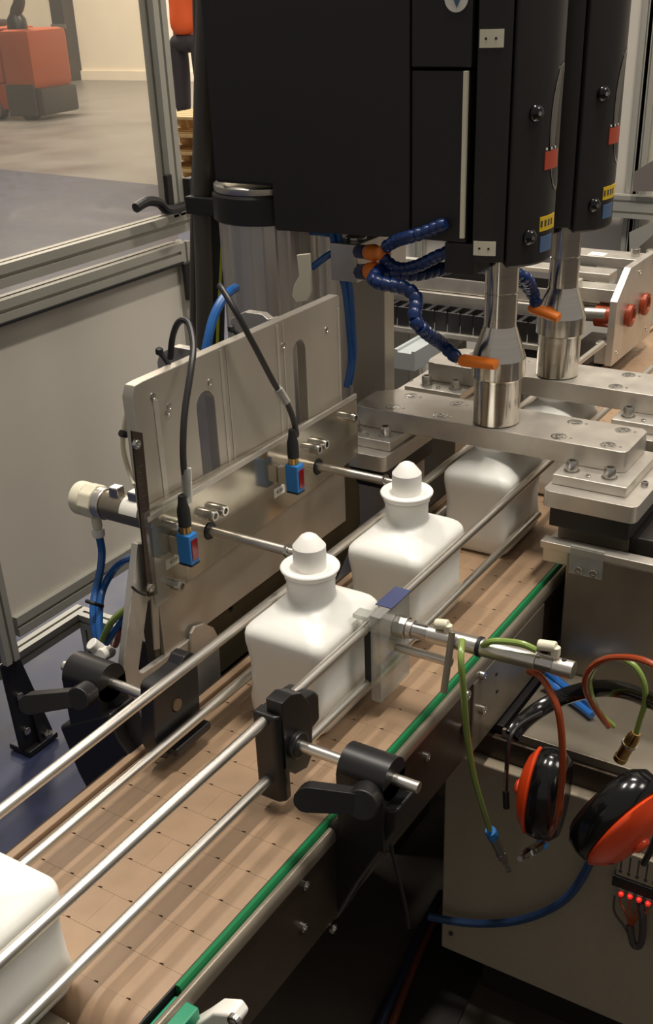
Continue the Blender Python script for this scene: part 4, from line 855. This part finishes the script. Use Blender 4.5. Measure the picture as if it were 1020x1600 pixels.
# two black letters on the shell
ax_ = axr.normalized(); upv = Vector((.10, .10, 1)); upv = (upv-ax_*upv.dot(ax_)).normalized(); sd = upv.cross(ax_).normalized()
for ch, s_, v_, hh in (('E', -.021, -.044, .0205), ('M', -.003, -.046, .0215)):
    c_ = crr+ax_*hh+sd*s_+upv*v_
    nrm = (ax_*.75+(sd*s_+upv*v_).normalized()*.66).normalized(); u2 = (upv-nrm*upv.dot(nrm)).normalized(); s2 = u2.cross(nrm)
    mt = Matrix((s2, u2, nrm)).transposed().to_4x4(); mt.translation = c_
    text_mesh(ch, .018, 'bgloss', em, mt)
# ------------------------------------------------------------------ floor clutter under the conveyor
for i, (dx, m, lab) in enumerate(((0, 'dkb', 'dark blue cable on the floor under the conveyor'), (.03, 'dkr', 'orange red cable on the floor under the conveyor'), (.05, 'brass', 'yellow cable on the floor under the conveyor'))):
    hose(lab, [(-0.0694, 0.4272, -0.72), (-0.0575, 0.3101, -0.72), (-0.0382, 0.1991, -0.72), (-0.0188, 0.083, -0.72)] if i == 0 else ([(-0.06, 0.4145, -0.73), (-0.0472, 0.3087, -0.73), (-0.0251, 0.1917, -0.73), (-0.0022, 0.0868, -0.73)] if i == 1 else [(-0.072, 0.4331, -0.735), (-0.0603, 0.3156, -0.735), (-0.0371, 0.1897, -0.735), (-0.0165, 0.0831, -0.735)]), .008, m, 'floor_cable', 'cables on the floor')
hose('thin black cable hanging below the near clamp', [(0.1, -0.082, -0.0927), (0.1, -0.0741, -0.1313), (0.1, -0.0573, -0.19), (0.1, -0.0358, -0.2676), (0.1, -0.0283, -0.3114)], .0025, 'brub', 'thin_cable')
tr2 = MB().prism([(-0.0833, 0.4848), (-0.0401, 0.0529), (0.0925, 0.1303), (0.0644, 0.3763)], 'z', FZ+.002, FZ+.012).build('cable_tray', 'bhead', None, .001)
tag(tr2, 'dark floor cover beside the cables', 'floor cover')
# ------------------------------------------------------------------ machinery beyond the bars
def far(name, label, cat, parts, base, group=None):
    t = thing(name, label, cat, base, group)
    for nm, m, fn in parts: fn(MB()).build(nm, m, t, .0015)
    return t
YB = 1.35
b0, b1 = (-0.7092, 1.35, 0.213), (-0.4247, 1.35, 0.1839)
lx = thing('linear_axis', 'long aluminium linear axis beyond the front horn', 'machine', (-.55, YB, FZ))
zt = 0.2263; zm = 0.1918; zb = 0.1568
MB().box(-.75, -.26, YB, YB+.09, zm, zt).build('slide_rail', 'alu', lx, .003)
MB().box(-.75, -.26, YB-.01, YB+.08, zb, zm-.001).build('lower_rail', 'alu', lx, .003)
MB().box(-.72, -.27, YB+.0, YB+.05, zt+.0005, zt+.022).build('cover_plate', 'bhead', lx, .002)
MB().box(-.78, -.74, YB-.02, YB+.1, zb-.05, zt+.02).build('end_block', 'steel', lx, .004)
for x in (-.74, -.33):
    MB().box(x, x+.05, YB+.1, YB+.16, FZ, zt).build('post', 'prof', lx, .002)
MB().box(-.76, -.26, YB+.0905, YB+.16, zb, zt-.01).build('backing_beam', 'alu', lx, .002)
# energy chain
ec = thing('energy_chain', 'black cable carrier chain lying under the linear axis', 'cable chain', (-.55, 1.30, 0.1201), None)
za, zc = 0.1265, 0.1716
for i in range(14):
    x = -.72+i*.033
    MB().box(x, x+.031, 1.26, 1.265, za, zc).build('link_side', 'bplas', ec, .002)
    MB().box(x, x+.031, 1.315, 1.32, za, zc).build('link_side', 'bplas', ec, .002)
    MB().box(x+.004, x+.014, 1.2655, 1.3145, zc-.005, zc-.001).build('link_bar', 'bplas', ec)
MB().box(-.75, -.25, 1.25, 1.34, za-.012, za-.0005).build('chain_tray', 'alu', ec, .001)
for x in (-.70, -.30): MB().box(x, x+.03, 1.28, 1.31, FZ, za-.0125).build('post', 'prof', ec)
# pale grey extrusion pointing at the camera
pgx, pgz = -0.553, 0.117; pg1 = -0.4992; pgb = 0.0714
b = MB(); b.prism([(pgx, pgb), (pg1, pgb), (pg1, pgz), (pg1-.008, pgz), (pg1-.010, pgz-.006), (pgx+.010, pgz-.006), (pgx+.008, pgz), (pgx, pgz)], 'y', 1.12, 1.62)
gpf = thing('grey_profile', 'pale grey slotted profile pointing at the camera beyond the bars', 'profile', (pgx, 1.3, FZ)); b.build('extrusion', 'profg', gpf, .001)
MB().box(pgx+.005, pg1-.005, 1.35, 1.40, FZ, pgb-.0005).build('post', 'prof', gpf)
# small block with bolts left of rear bar (on top of the rear bar end)
# the far guide plate with bushings
fg = thing('bushing_plate', 'upright white aluminium plate with brown bushings beyond the rear bar', 'plate', (-.16, 1.6, .03))
b = MB(); b.prism([(1.45, .035), (1.45, .185), (1.53, .245), (1.72, .245), (1.74, .225), (1.74, .035)], 'x', -.172, -.155, [circ(1.535, .135, .024), circ(1.645, .135, .024)])
b.build('plate', 'alu', fg, .001)
for y_ in (1.535, 1.645):
    MB().lathe((-.1725, y_, .135), (1, 0, 0), [(.0235, -.05), (.0235, .022), (.027, .023), (.026, .031), (.017, .033), (.015, .028)], 24).build('bushing', 'copper', fg)
    MB().cyl((-.30, y_, .135), (-.224, y_, .135), .016).build('shaft', 'rod', fg)
for y_, z_ in ((1.48, .06), (1.70, .06), (1.60, .22)): bolt(fg, (-.155, y_, z_), (1, 0, 0), .005, .002)
MB().box(-.30, -.215, 1.46, 1.72, FZ, .03).build('stand', 'dark', fg, .002)
MB().box(-.205, -.172, 1.47, 1.71, .0305, .08).build('mount', 'alu', fg, .002)
ru = thing('clamp_unit', 'pneumatic clamp unit with stacked aluminium beams beyond the rear horn', 'machine', (-.4, 1.6, FZ))
for (pa, pb, pyt, pyb_, yy, dep, m, nm) in ():
    pass
def beam(x0, x1, yy, dep, z0, z1, m='alu', nm='beam'): MB().box(x0, x1, yy, yy+dep, z0, z1).build(nm, m, ru, .002)
beam(-.50, -0.186, 1.75, .08, 0.1877, 0.2128, nm='top_beam')
beam(-.50, -0.2276, 1.60, .06, 0.1879, 0.2078, nm='middle_beam')
beam(-.50, -0.1765, 1.50, .06, 0.1678, 0.1974, nm='front_beam')
beam(-.48, -0.3045, 1.68, .05, 0.1548, 0.1942, 'bhead', 'dark_carriage')
beam(-.46, -0.2028, 1.565, .05, 0.1039, 0.147, 'sheet', 'cylinder_body')
MB().cyl((-0.2914, 1.5, 0.1348), (-0.1925, 1.5, 0.1398), .017, 18).build('piston', 'rod', ru)
MB().cyl((-0.2205, 1.51, 0.1342), (-0.1677, 1.51, 0.1341), .026, 22).build('bushing', 'copper', ru)
MB().cyl((-0.2992, 1.46, 0.1256), (-0.2643, 1.46, 0.1266), .016, 16, .02).build('fitting', 'ivory', ru)
for q in ((-0.2917, 1.53, 0.1961), (-0.3251, 1.63, 0.2), (-0.2279, 1.79, 0.2094), (-0.1887, 1.79, 0.2095)): MB().cyl(q, Vector(q)+Vector((0, 0, .022)), .012, 14).build('bolt_head', 'steel', ru, .001)
MB().box(-0.3407, -0.2985, 1.755, 1.79, 0.2128, 0.2128+.001).build('white_label', 'paper', ru)
MB().box(-.5, -.44, 1.55, 1.78, FZ, 0.1678-.002).build('post', 'prof', ru)
MB().box(-.5, -.30, 1.50, 1.80, 0.1039-.03, 0.1039-.002).build('cross_plate', 'alu', ru)
hose('light blue tube arching behind the top beam', [(-0.3953, 1.85, 0.1894), (-0.3697, 1.85, 0.1981), (-0.3348, 1.85, 0.1961), (-0.3082, 1.85, 0.1886)], .008, 'hblue', group='blue air hoses')
# dark roller below the far rail
tag(MB().cyl((-0.3135, 1.3, 0.0878), (-0.1884, 1.3, 0.0926), .030, 24).build('roller', 'brub', None, .003), 'black roller beyond the rear bar', 'roller')
rs = thing('rail_stand', 'aluminium stand with black block holding the far rail end', 'stand', (-.17, 1.18, FZ))
MB().box(-.20, -.165, 1.14, 1.18, .006, .10).build('block', 'bplas', rs, .002)
MB().box(-.198, -.16, 1.185, 1.22, .006, .11).build('stand_plate', 'alu', rs, .002)
# rear guard frame with pale panels
rg = thing('rear_guard', 'pale guard wall with aluminium rails behind the machine at right', 'fence', (0, 3.0, FZ))
YG = 3.0
zr1, zr0 = 0.1418, 0.0664
tslot(MB(), 'x', -1.6, 1.5, YG, (zr1+zr0)/2, .04, zr1-zr0).build('rail', 'prof', rg)
for x in (-.62, -0.6404, -1.5): tslot(MB(), 'z', FZ, 2.6, x, YG+.045).build('post', 'prof', rg)
MB().box(-1.6, 1.5, YG+.08, YG+.09, FZ, 2.6).build('panel', 'panel', rg)
gp = MB(); gp.prism([(-0.612, 0.0237), (-0.5318, 0.0665), (-0.5266, 0.0213), (-0.6037, -0.0556)], 'y', 2.955, 2.975); gp.build('brace', 'prof', rg)
gp = MB(); gp.prism([(-0.617, 0.2251), (-0.5379, 0.2761), (-0.5253, 0.1669), (-0.6149, 0.162)], 'y', 2.955, 2.975); gp.build('dark_box', 'grey', rg)
